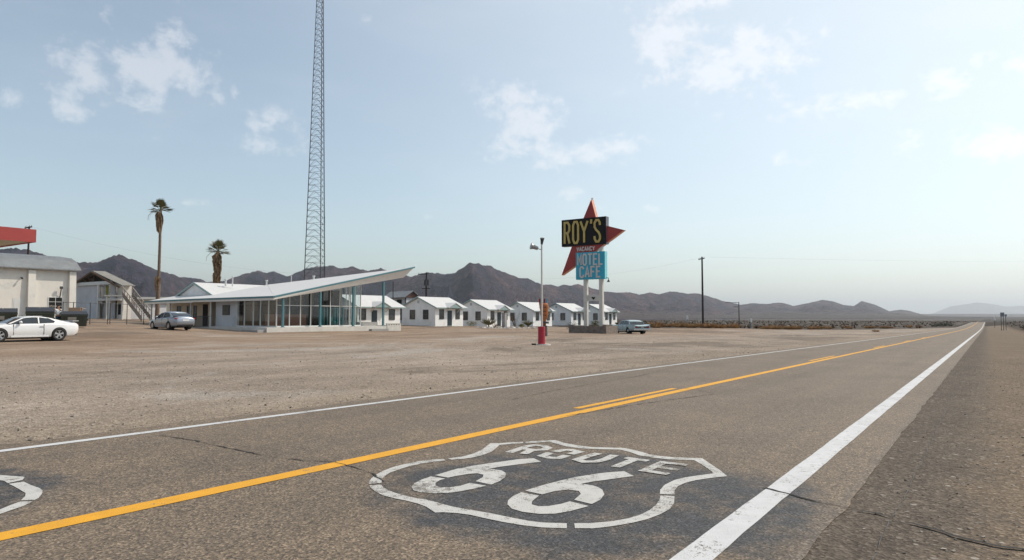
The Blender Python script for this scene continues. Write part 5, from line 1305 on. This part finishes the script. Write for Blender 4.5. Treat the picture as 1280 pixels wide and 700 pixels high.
# ================================================================== CARS
def evaluated(o):
    dg = bpy.context.evaluated_depsgraph_get(); me = bpy.data.meshes.new_from_object(o.evaluated_get(dg)); o.modifiers.clear(); old = o.data; o.data = me; me.name = o.name; bpy.data.meshes.remove(old)
def spline(P, x):
    for i in range(len(P)-1):
        if P[i][0] <= x <= P[i+1][0]:
            f = (x-P[i][0])/(P[i+1][0]-P[i][0]); f = f*f*(3-2*f)*.5+f*.5
            return [a+(b-a)*f for a, b in zip(P[i][1:], P[i+1][1:])]
    return list(P[0][1:]) if x < P[0][0] else list(P[-1][1:])
def wheel(parent, x, y, r, wd, spokes, rimm='alloy', hub=False):
    s = 1 if y > 0 else -1
    w_ = MB(); pr = [(r*.66, -wd/2), (r*.92, -wd/2), (r, -wd/2+.03), (r, wd/2-.03), (r*.92, wd/2), (r*.66, wd/2)]
    n = 32; rings = [[(rr*math.cos(2*math.pi*k/n), yy, rr*math.sin(2*math.pi*k/n)) for k in range(n)] for rr, yy in pr]
    rings.append(rings[0]); V = [[w_.b.verts.new(p) for p in rg_] for rg_ in rings[:-1]]; V.append(V[0])
    for a, c in zip(V, V[1:]):
        for k in range(n): w_.b.faces.new((a[k], a[(k+1) % n], c[(k+1) % n], c[k]))
    e = bpy.data.objects.new('wheel', None); C.objects.link(e); e.parent = parent; e.location = (x, y, r)
    finish('tyre', w_, 'rubber', e, True)
    b_ = MB(); yo = s*(wd/2-.03)
    b_.cyl((0, s*(-wd/2+.06), 0), (0, s*(wd/2-.09), 0), r*.655, n=n)
    finish('rim_barrel', b_, 'dark' if not hub else 'steel', e)
    b_ = MB()
    if hub:
        b_.cyl((0, s*(wd/2-.085), 0), (0, s*(wd/2-.02), 0), r*.45, r*.2, 20)
    else:
        b_.cyl((0, s*(wd/2-.085), 0), (0, yo+s*.01, 0), r*.15, n=14)
        for k in range(spokes):
            a = 2*math.pi*k/spokes+.3
            for da in (-.16, .16):
                b_.beam((math.cos(a+da*.4)*r*.1, yo-s*.01, math.sin(a+da*.4)*r*.1), (math.cos(a+da)*r*.64, yo, math.sin(a+da)*r*.64), .035, .05)
        for k in range(24):
            a0, a1 = 2*math.pi*k/24, 2*math.pi*(k+1)/24; b_.beam((math.cos(a0)*r*.65, yo, math.sin(a0)*r*.65), (math.cos(a1)*r*.65, yo, math.sin(a1)*r*.65), .03, .03)
    finish('rim', b_, rimm, e)
def car(name, lab, cat, spec):
    """local x forward to rear (0 = front axle), y across, z up"""
    s = spec; th = thing(name, (0, 0, 0), 0, lab, cat)
    x0, x1 = s['x']; wb = s['wb']; r = s['r']; hw = s['hw']; paint_ = s['paint']
    # lower body: rings across the car, lofted along its length
    xs_ = [x0, x0+.04, x0+.12]; n_ = 30
    xs_ += [x0+.12+(x1-x0-.24)*i/n_ for i in range(1, n_)]+[x1-.12, x1-.04, x1]
    rings = []
    for x in xs_:
        zb_, zt_, w_, zs_ = spline(s['body'], x)       # bottom, top centre, half width, shoulder height
        k = .96; half = [(0, zb_), (w_*.80, zb_), (w_*.93, zb_+.04), (w_*.985, zb_+.14), (w_, (zb_+zs_)/2), (w_*.985, zs_-.10), (w_*.955, zs_-.02), (w_*.90, zs_+.015), (w_*.70, (zs_+zt_)/2+.01), (w_*.38, zt_-.004), (0, zt_)]
        ring = [(x, -y, z) for y, z in half]+[(x, y, z) for y, z in half[-2:0:-1]]
        rings.append(ring)
    mb = MB(); mb.loft(rings); body = finish('body', mb, paint_, th, True)
    cut = MB()
    for ax in (0, wb):
        for sy in (-1, 1): cut.cyl((ax, sy*(hw-.30), r), (ax, sy*(hw+.3), r), r*s.get('arch', 1.13), n=36)
    co = finish('cutter', cut, None)
    bm_ = body.modifiers.new('b', 'BOOLEAN'); bm_.operation = 'DIFFERENCE'; bm_.object = co; bm_.solver = 'EXACT'
    bpy.context.view_layer.update(); evaluated(body); cm = co.data; bpy.data.objects.remove(co); bpy.data.meshes.remove(cm)
    for p in body.data.polygons: p.use_smooth = True
    try: body.data.set_sharp_from_angle(angle=R(38))
    except Exception: pass
    mb = MB()
    for ax in (0, wb):
        for sy in (-1, 1): mb.cyl((ax, sy*(hw-.36), r), (ax, sy*(hw-.28), r), r*1.2, n=24)
    mb.box(0, wb, -hw*.8, hw*.8, .14, .3); finish('underbody', mb, 'dark', th)
    # greenhouse
    gp = s['roof']     # side profile points (x,z) from cowl over the roof to the deck
    zb_ = s['belt']; tilt = s['tilt']; gw = s['gw']
    wid = lambda z: gw-(z-zb_)*tilt
    mb = MB(); rings = []
    for x, z in gp: rings.append([(x, -wid(z), z), (x, -wid(z)*.5, z+.012), (x, 0, z+.02), (x, wid(z)*.5, z+.012), (x, wid(z), z)])
    V = [[mb.b.verts.new(p) for p in q] for q in rings]
    for a, c in zip(V, V[1:]):
        for k in range(4): mb.b.faces.new((a[k], a[k+1], c[k+1], c[k]))
    for sgn in (0, 4):
        bs = [mb.b.verts.new((x, (gw if sgn else -gw), zb_-.06)) for x, z in gp]
        for i in range(len(gp)-1):
            mb.b.faces.new((V[i][sgn], V[i+1][sgn], bs[i+1], bs[i]))
    finish('windows', mb, 'car_glass', th)
    # roof skin
    rt = [p for p in s['roofskin']]; mb = MB(); rings = []
    for x, z in rt:
        w_ = wid(z)+.012; rings.append([(x, -w_-.01, z-.07), (x, -w_, z-.01), (x, -w_*.85, z+.022), (x, -w_*.45, z+.034), (x, 0, z+.040), (x, w_*.45, z+.034), (x, w_*.85, z+.022), (x, w_, z-.01), (x, w_+.01, z-.07), (x, w_*.9, z-.05), (x, 0, z-.03), (x, -w_*.9, z-.05)])
    mb.loft(rings); o = finish('roof', mb, s.get('roofpaint', paint_), th, True)
    # pillars: flat polygons standing on the side glass
    for sgn in (-1, 1):
        for pol in s['pillars']:
            mb = MB(); pts = [(x, sgn*(wid(z)+.006 if z > zb_ else gw+.008), z) for x, z in pol]
            mb.prism(pts, (0, sgn*.018, 0)); finish('pillar', mb, s.get('roofpaint', paint_), th)
    for ax in (0, wb):
        for sy in (-1, 1): wheel(th, ax, sy*(hw-.115), r, .23, s.get('spokes', 5), s.get('rim', 'alloy'), s.get('hub', False))
    for sgn in (-1, 1):
        yb = sgn*(hw-.012)
        for (hx, hz) in s.get('handles', []):
            mb = MB(); mb.box(hx, hx+.2, min(yb, yb+sgn*.03), max(yb, yb+sgn*.03), hz, hz+.035); finish('door_handle', mb, s.get('handlem', 'chrome'), th)
        if 'mirror' in s:
            mx_, mz_ = s['mirror']; mb = MB(); mb.ball((mx_, sgn*(hw+.03), mz_), .11, 10, (.7, 1.1, .75)); mb.beam((mx_, sgn*(hw-.14), mz_-.04), (mx_, sgn*hw, mz_-.02), .05); finish('mirror', mb, paint_, th, True)
        for lx in s.get('seams', []):
            mb = MB(); mb.box(lx, lx+.012, min(sgn*(hw-.06), sgn*(hw+.0015)), max(sgn*(hw-.06), sgn*(hw+.0015)), .36, s['belt']-.06); finish('door_seam', mb, 'dark', th)
        # skirt crease
        mb = MB(); mb.box(.52, wb-.52, min(sgn*(hw-.04), sgn*(hw+.006)), max(sgn*(hw-.04), sgn*(hw+.006)), .24, .30); finish('sill', mb, s.get('sillm', paint_), th)
    return th
def parts(th, lst):
    for nm, bx_, m_ in lst:
        mb = MB(); mb.box(*bx_); finish(nm, mb, m_, th)
# white coupe
coupe = car('parked_coupe', 'white two door coupe with silver five spoke wheels parked side on before the dumpsters', 'car', dict(
    x=(-.92, 3.88), wb=2.81, r=.355, hw=.945, paint='car_white', belt=.98, tilt=.52, gw=.86, arch=1.10,
    body=[(-.92,.30,.62,.66,.58),(-.80,.20,.74,.82,.68),(-.3,.19,.90,.93,.80),(.3,.19,.98,.945,.90),(.9,.19,.99,.935,.94),(1.8,.19,.985,.925,.95),(2.6,.20,1.02,.945,.97),(3.2,.22,1.05,.93,.95),(3.6,.26,1.06,.87,.93),(3.80,.34,1.04,.80,.90),(3.88,.46,.98,.70,.86)],
    roof=[(.42,.96),(1.10,1.27),(1.45,1.325),(1.9,1.315),(2.35,1.25),(2.85,1.12),(3.15,1.05)],
    roofskin=[(1.02,1.255),(1.25,1.31),(1.55,1.335),(1.95,1.325),(2.35,1.262),(2.55,1.215)],
    pillars=[[(.36,.96),(.50,.96),(1.16,1.27),(1.06,1.27)], [(2.50,.96),(3.30,.96),(3.15,1.06),(2.45,1.24),(2.25,1.28),(2.62,1.08)], [(1.78,.96),(1.84,.96),(1.86,1.31),(1.80,1.31)]],
    handles=[(1.86,.80)], mirror=(.92,1.03), seams=[.62,2.05], handlem='car_white'))
parts(coupe, [('spoiler', (3.55,3.86,-.72,.72,1.075,1.11),'car_white'), ('tail_light', (3.80,3.86,.40,.70,.82,.93),'tail'), ('tail_light', (3.80,3.86,-.70,-.40,.82,.93),'tail'),
    ('rear_bumper_vent', (3.70,3.83,-.6,.6,.30,.42),'dark'), ('headlight', (-.86,-.72,.42,.74,.60,.68),'lens'), ('headlight', (-.86,-.72,-.74,-.42,.60,.68),'lens'), ('grille', (-.945,-.85,-.4,.4,.42,.56),'dark')])
# place: front axle near px 1, depth 35.4 ; direction front->rear along U
fa_ = on(1.2, 35.9); yaw = math.atan2(U.y, U.x)
# near side wheels are at local -y; shift origin so that the near wheel line meets the bearing
org = fa_+N*.83; coupe.location = (org.x, org.y, gz(org.x+U.x*1.4, org.y+U.y*1.4)+.0); coupe.rotation_euler = (0, 0, yaw)
# silver sedan
sed = car('parked_sedan', 'silver four door sedan with red tail lights parked at the office porch', 'car', dict(
    x=(-.95, 3.92), wb=2.80, r=.335, hw=.93, paint='car_silver', belt=1.0, tilt=.42, gw=.84,
    body=[(-.95,.30,.60,.66,.56),(-.8,.20,.72,.84,.68),(-.2,.19,.90,.91,.80),(.4,.19,.98,.93,.88),(1.4,.19,1.0,.93,.95),(2.6,.20,1.04,.93,.98),(3.2,.24,1.09,.91,.98),(3.7,.30,1.10,.84,.95),(3.86,.38,1.04,.78,.90),(3.92,.50,.94,.70,.84)],
    roof=[(.40,.98),(1.25,1.38),(1.6,1.44),(2.1,1.45),(2.5,1.41),(3.0,1.24),(3.35,1.08)],
    roofskin=[(1.18,1.36),(1.45,1.42),(1.8,1.452),(2.2,1.45),(2.55,1.405),(2.7,1.37)],
    pillars=[[(.36,.98),(.48,.98),(1.30,1.38),(1.20,1.38)], [(2.95,.98),(3.40,1.0),(3.30,1.10),(2.66,1.37),(2.50,1.40),(2.90,1.16)], [(1.68,.98),(1.76,.98),(1.78,1.43),(1.71,1.43)]],
    handles=[(1.45,.86),(2.5,.88)], mirror=(.85,1.05), seams=[.55,1.70,2.75], spokes=7))
parts(sed, [('tail_light', (3.70,3.85,.42,.84,.86,.97),'tail'), ('tail_light', (3.70,3.85,-.84,-.42,.86,.97),'tail'), ('light_bar', (3.86,3.905,-.42,.42,.915,.945),'tail'), ('licence_plate', (3.90,3.935,-.26,.26,.72,.84),'plate'),
    ('rear_diffuser', (3.72,3.88,-.62,.62,.28,.42),'dark'), ('headlight', (-.88,-.72,.42,.76,.60,.69),'lens'), ('headlight', (-.88,-.72,-.76,-.42,.60,.69),'lens'), ('grille', (-.965,-.86,-.45,.45,.44,.56),'dark')])
def place_car(th, px, Y, phi, near='left', sc=1.0, wheel_x=0, hw=.81):
    """rear left wheel at bearing px and depth Y; phi = heading left of forward"""
    h = Vector((-math.sin(R(phi)), math.cos(R(phi)), 0)); rt = Vector((h.y, -h.x, 0)); p = on(px, Y)
    c = p+rt*hw*sc+h*wheel_x*sc      # front axle centre
    th.rotation_euler = (0, 0, math.atan2(-h.y, -h.x)); th.scale = (sc, sc, sc)
    th.location = (c.x, c.y, gz(c.x-h.x*1.4, c.y-h.y*1.4)+.01)
place_car(sed, 213.2, 59.0, 52, sc=1.05, wheel_x=2.80)
# old pale blue sedan
old = car('old_sedan', 'faded pale blue long flat finned old sedan seen from behind right of the sign planter', 'car', dict(
    x=(-.95, 4.42), wb=3.02, r=.345, hw=.985, paint='car_old', belt=.96, tilt=.30, gw=.84, arch=1.06,
    body=[(-.95,.34,.72,.86,.70),(-.85,.30,.84,.95,.82),(-.2,.29,.90,.985,.88),(.6,.28,.93,.985,.91),(1.6,.28,.93,.985,.93),(2.9,.28,.93,.985,.93),(3.6,.30,.92,.98,.95),(4.2,.34,.88,.965,.96),(4.36,.40,.84,.95,.94),(4.42,.46,.78,.92,.90)],
    roof=[(.78,.92),(1.12,1.32),(1.5,1.38),(2.1,1.40),(2.6,1.37),(2.98,1.28),(3.28,.94)],
    roofskin=[(1.04,1.29),(1.3,1.365),(1.8,1.405),(2.3,1.40),(2.75,1.355),(3.05,1.27)],
    pillars=[[(.74,.90),(.84,.90),(1.16,1.33),(1.06,1.33)], [(3.10,.92),(3.34,.92),(3.05,1.30),(2.85,1.34),(2.92,1.25)], [(1.90,.92),(1.97,.92),(1.98,1.38),(1.91,1.38)]],
    handles=[(1.62,.80),(2.55,.80)], seams=[.80,1.92,2.9], hub=True, rim='chrome', sillm='chrome'))
parts(old, [('rear_panel', (4.37,4.435,-.80,.80,.60,.80),'frame_dark'), ('rear_bumper', (4.40,4.56,-.96,.96,.40,.54),'chrome'), ('front_bumper', (-1.08,-.93,-.95,.95,.40,.54),'chrome'), ('licence_plate', (4.437,4.45,-.16,.16,.64,.76),'label'),
    ('fin', (3.2,4.42,.90,.96,.93,1.0),'car_old'), ('fin', (3.2,4.42,-.96,-.90,.93,1.0),'car_old')])
for sgn in (-1, 1):
    for yy in (.58, .74):
        mb = MB(); mb.cyl((4.43, sgn*yy, .70), (4.47, sgn*yy, .70), .065, n=12); finish('tail_light', mb, 'tail', old)
        mb = MB(); mb.cyl((-.97, sgn*yy, .64), (-.93, sgn*yy, .64), .075, n=12); finish('headlight', mb, 'lens', old)
place_car(old, 785.3, 71.5, 17, wheel_x=3.02, hw=.84)

# ================================================================== PERSON lifting a dumpster lid
pp = on(74.3, 56.6); pg = pp.z
pr_ = thing('person', (pp.x, pp.y, pg), R(55), 'person in white T-shirt and blue jeans lifting a dumpster lid behind the white coupe', 'person')
def skin_body(name, verts, edges, m, parent, sub=2, root=0):
    me = bpy.data.meshes.new(name); me.from_pydata([v[:3] for v in verts], edges, []); o = bpy.data.objects.new(name, me); C.objects.link(o); o.parent = parent
    o.modifiers.new('s', 'SKIN'); 
    sv = me.skin_vertices[0].data if me.skin_vertices else None
    if sv is None:
        bpy.context.view_layer.update(); sv = me.skin_vertices[0].data
    for i, v in enumerate(verts): sv[i].radius = (v[3], v[4] if len(v) > 4 else v[3]); sv[i].use_root = (i == root)
    ss_ = o.modifiers.new('u', 'SUBSURF'); ss_.levels = sub; ss_.render_levels = sub
    bpy.context.view_layer.update(); evaluated(o); o.data.materials.clear(); o.data.materials.append(M[m])
    for p in o.data.polygons: p.use_smooth = True
    return o
# x = across (left/right), y = facing -y ... arms reach up and to the left (-x)
B = [(0,0,.96,.15,.11),(0,.01,1.15,.135,.10),(0,.0,1.36,.16,.11),(0,0,1.48,.07,.07),(0,-.01,1.56,.05,.05),(0,-.02,1.66,.085,.10),(0,-.02,1.74,.075,.085),
     (-.19,0,1.43,.055),(-.36,-.12,1.50,.042),(-.52,-.20,1.68,.032),(.19,0,1.43,.055),(.12,-.24,1.40,.042),(-.12,-.38,1.52,.032),
     (-.09,0,.90,.10),(-.10,-.02,.50,.062),(-.11,.02,.08,.042),(-.11,-.12,.04,.038),(.09,0,.90,.10),(.12,.03,.50,.062),(.14,.06,.08,.042),(.14,-.08,.04,.038)]
Ed = [(0,1),(1,2),(2,3),(3,4),(4,5),(5,6),(2,7),(7,8),(8,9),(2,10),(10,11),(11,12),(0,13),(13,14),(14,15),(15,16),(0,17),(17,18),(18,19),(19,20)]
skin_body('body', B, Ed, 'skin', pr_)
skin_body('tshirt', [(0,0,.90,.175,.135),(0,.01,1.15,.155,.12),(0,0,1.37,.18,.13),(0,0,1.47,.085,.085),(-.20,0,1.43,.075),(-.31,-.08,1.47,.070),(.20,0,1.43,.075),(.17,-.14,1.41,.070)], [(0,1),(1,2),(2,3),(2,4),(4,5),(2,6),(6,7)], 'tshirt', pr_)
skin_body('jeans', [(0,0,.98,.165,.125),(-.09,0,.88,.115),(-.10,-.02,.50,.080),(-.11,.02,.10,.065),(.09,0,.88,.115),(.12,.03,.50,.080),(.14,.06,.10,.065)], [(0,1),(1,2),(2,3),(0,4),(4,5),(5,6)], 'jeans', pr_)
mb = MB(); mb.ball((0, .005, 1.72), .115, 14, (.92, 1.05, 1.0)); 
for v in mb.b.verts:
    if v.co.y < -.05 and v.co.z < 1.76: v.co.y += .07
finish('hair', mb, 'hair', pr_, True)
for hx, hy, hz_, sx in ((-.55,-.22,1.73,-1), (-.20,-.42,1.57,-1)):
    V = [(hx+.02,hy+.01,hz_-.03,.030,.018),(hx-.03,hy-.02,hz_+.03,.036,.018)]; E_ = [(0,1)]
    for k in range(4):
        b0 = len(V); ox = (k-1.5)*.022; ln = (.030,.036,.034,.026)[k]
        V += [(hx-.05,hy-.02+ox,hz_+.055,.0095),(hx-.05-ln*.6,hy-.03+ox,hz_+.06+ln*.5,.0088),(hx-.06-ln*1.4,hy-.05+ox,hz_+.055+ln*.4,.008)]; E_ += [(1,b0),(b0,b0+1),(b0+1,b0+2)]
    b0 = len(V); V += [(hx-.01,hy-.055,hz_+.01,.011),(hx-.03,hy-.08,hz_+.03,.0095)]; E_ += [(0,b0),(b0,b0+1)]
    skin_body('hand', V, E_, 'skin', pr_, 1)
for sx, fy in ((-.11,-.05), (.14,-.01)):
    mb = MB(); mb.ball((sx, fy, .05), .06, 10, (.85, 2.1, .85)); finish('shoe', mb, 'dark', pr_, True)

# ================================================================== VEGETATION AND STONES
rng = random.Random(77)
# nearer tufts at the edge of the desert: every one its own thing
protos = []
for k in range(4):
    mb = MB(); tuft(mb, (0, 0, -.05), .62, .7, 240, .018, rng, 1.5); protos.append(finish('grass_tuft', mb, 'dry_grass', recalc=False))
for k in range(3):
    mb = MB(); leafball(mb, (0, 0, .5), .75, 330, .05, rng, .75); tuft(mb, (0, 0, -.05), .7, .5, 40, .02, rng, 1.1); protos.append(finish('creosote_bush', mb, 'creosote', recalc=False))
used = set()
def scatter(pi, px, Y, sc, lab, cat, group):
    src = protos[pi]
    if pi in used: o = src.copy(); C.objects.link(o)
    else: o = src; used.add(pi)
    o.location = on(px, Y, -.03); o.rotation_euler = (0, 0, rng.uniform(0, 6.28)); o.scale = (sc*rng.uniform(1, 1.5), sc*rng.uniform(1, 1.5), sc*rng.uniform(.8, 1.1)); return tag(o, lab, cat, group)
LG = 'dry golden grass tuft among the many at the desert edge beyond the lot'
LB = 'dark scrubby bush among the many in the desert beyond the lot'
for (a, b_, n_) in ((818, 856, 11), (862, 918, 17), (942, 1000, 16), (1000, 1150, 26)):
    for k in range(n_):
        px = rng.uniform(a, b_); 
        Y = 96+ (px-818)*.16+max(0, px-960)*.38+rng.random()**1.3*48
        scatter(rng.randrange(4), px, Y, rng.uniform(1.1, 2.0), LG, 'grass tuft', 'dry grass tufts at the desert edge')
for k in range(12):
    px = rng.uniform(820, 1150); Y = 108+(px-818)*.2+max(0, px-960)*.45+rng.random()*45
    scatter(4+rng.randrange(3), px, Y, rng.uniform(.5, 1.1), LB, 'bush', 'dark bushes in the desert beyond the lot')
o = scatter(1, 1093, 121, 1.0, 'lone golden grass tuft on the gravel near the road, apart from the others', 'grass tuft', 'dry grass tufts at the desert edge'); del o['group']
for px, Y, s_ in ((1167, 265, 2.3), (1174, 275, 2.4), (1180, 285, 2.2), (1186, 290, 1.8)):
    scatter(4+rng.randrange(3), px, Y, s_, 'big dark bush in the small clump left of the far road', 'bush', 'dark bushes left of the far road')
for k in range(26):
    Y = 125+rng.random()**1.3*120; s_ = Y*(.5); X = Y*.70
    s0 = Y/ (U.y)*.99; d0 = -rng.uniform(7.5, 16); q = world(s0, d0)
    px = 640+q.x/q.y*F
    if px > 1330: continue
    o = scatter(rng.choice((0, 1, 4, 5, 6)), px, q.y, rng.uniform(.7, 1.4), 'brown and dark scrub bush beside the right shoulder near the far signs', 'bush', 'scrub along the right shoulder')
for i, o in enumerate(protos):
    if i not in used: bpy.data.objects.remove(o)
# uncountable far scrub
mb = MB(); cnt = 0
while cnt < 15000:
    s = rng.uniform(90, 1500)**1.0; d = rng.uniform(-420, 900)
    if rng.random() > (130/(max(130, s)))**.5: continue
    if -8 < d < 16: continue
    if s < 235 and 0 < d < 50-.144*s+10: continue
    if s < 95+d*.3 and d < 140 and d > 0: continue
    q = world(s, d)
    if q.y < 100 or abs(q.x/q.y) > .85: continue
    z = ht(s, d); h = rng.uniform(.22, .60)*(1+s*.0012)
    r_ = h*rng.uniform(1.1, 2.0)
    c_ = Vector((q.x, q.y, z))
    nb_ = 9 if s < 350 else 6
    for k in range(nb_):
        a = rng.uniform(0, 6.28); e = rng.uniform(.1, 1.3)
        t_ = c_+Vector((math.cos(a)*math.cos(e)*r_, math.sin(a)*math.cos(e)*r_, h*math.sin(e)))
        sdv = Vector((-math.sin(a), math.cos(a), 0))*r_*.32
        mb.b.faces.new([mb.b.verts.new(p) for p in (c_-sdv*.5, c_+sdv*.5, t_+sdv*.5, t_-sdv*.5)])
    cnt += 1
tag(finish('desert_scrub', mb, 'scrub_brown', recalc=False), kind='stuff')
# loose gravel: small angular stones on the shoulder and along the lot edge
shapes = []
for k in range(6):
    pts = [Vector((rng.gauss(0, 1), rng.gauss(0, 1), rng.gauss(0, .6))).normalized() for _ in range(9)]; shapes.append(pts)
def gravel(n, sfun, szf, m, name):
    bm = bmesh.new(); me = None
    tmpl = []
    for pts in shapes:
        b2 = bmesh.new(); vs = [b2.verts.new(p) for p in pts]; r_ = bmesh.ops.convex_hull(b2, input=vs)
        b2.verts.index_update(); tmpl.append(([v.co.copy() for v in b2.verts], [[v.index for v in f.verts] for f in b2.faces])); b2.free()
    V = []; Fc = []
    for _ in range(n):
        s, d = sfun(); sz = szf(s); vs, fs = rng.choice(tmpl); a = rng.uniform(0, 6.28); ca_, sa_ = math.cos(a), math.sin(a); z = ht(s, d)+(0.006 if .9 < d < 9.2 else 0); o_ = len(V); fl_ = rng.uniform(.5, .9)
        for v in vs: V.append((s+(v.x*ca_-v.y*sa_)*sz, d+(v.x*sa_+v.y*ca_)*sz, z+(v.z*fl_+.35)*sz))
        for f in fs: Fc.append([i+o_ for i in f])
    me = bpy.data.meshes.new(name); me.from_pydata(V, [], Fc); me.materials.append(M[m]); o = bpy.data.objects.new(name, me); C.objects.link(o); o.rotation_euler = (0, 0, RZ)
    return tag(o, kind='stuff')
def f_right():
    s = 1.5+rng.random()**1.9*34; return s, .75-rng.random()**.8*5.2
def f_left():
    s = -6+rng.random()**1.2*60; return s, 9.2+rng.random()**1.5*20
M['pebble'] = simple('pale_pebbles', (.30, .26, .215), .9, .45, 19)
M['pebble_dark'] = simple('brown_pebbles', (.155, .130, .108), .9, .45, 19)
gravel(5200, f_right, lambda s: rng.uniform(.004, .010)*(1+1.2*rng.random()**6), 'pebble_dark', 'gravel')
gravel(3800, f_right, lambda s: rng.uniform(.003, .010)*(1+1.4*rng.random()**5), 'pebble', 'gravel')
gravel(1700, f_left, lambda s: rng.uniform(.008, .020)*(1+1.2*rng.random()**8), 'pebble_dark', 'gravel')
gravel(4500, f_left, lambda s: rng.uniform(.008, .020)*(1+1.2*rng.random()**8), 'pebble', 'gravel')
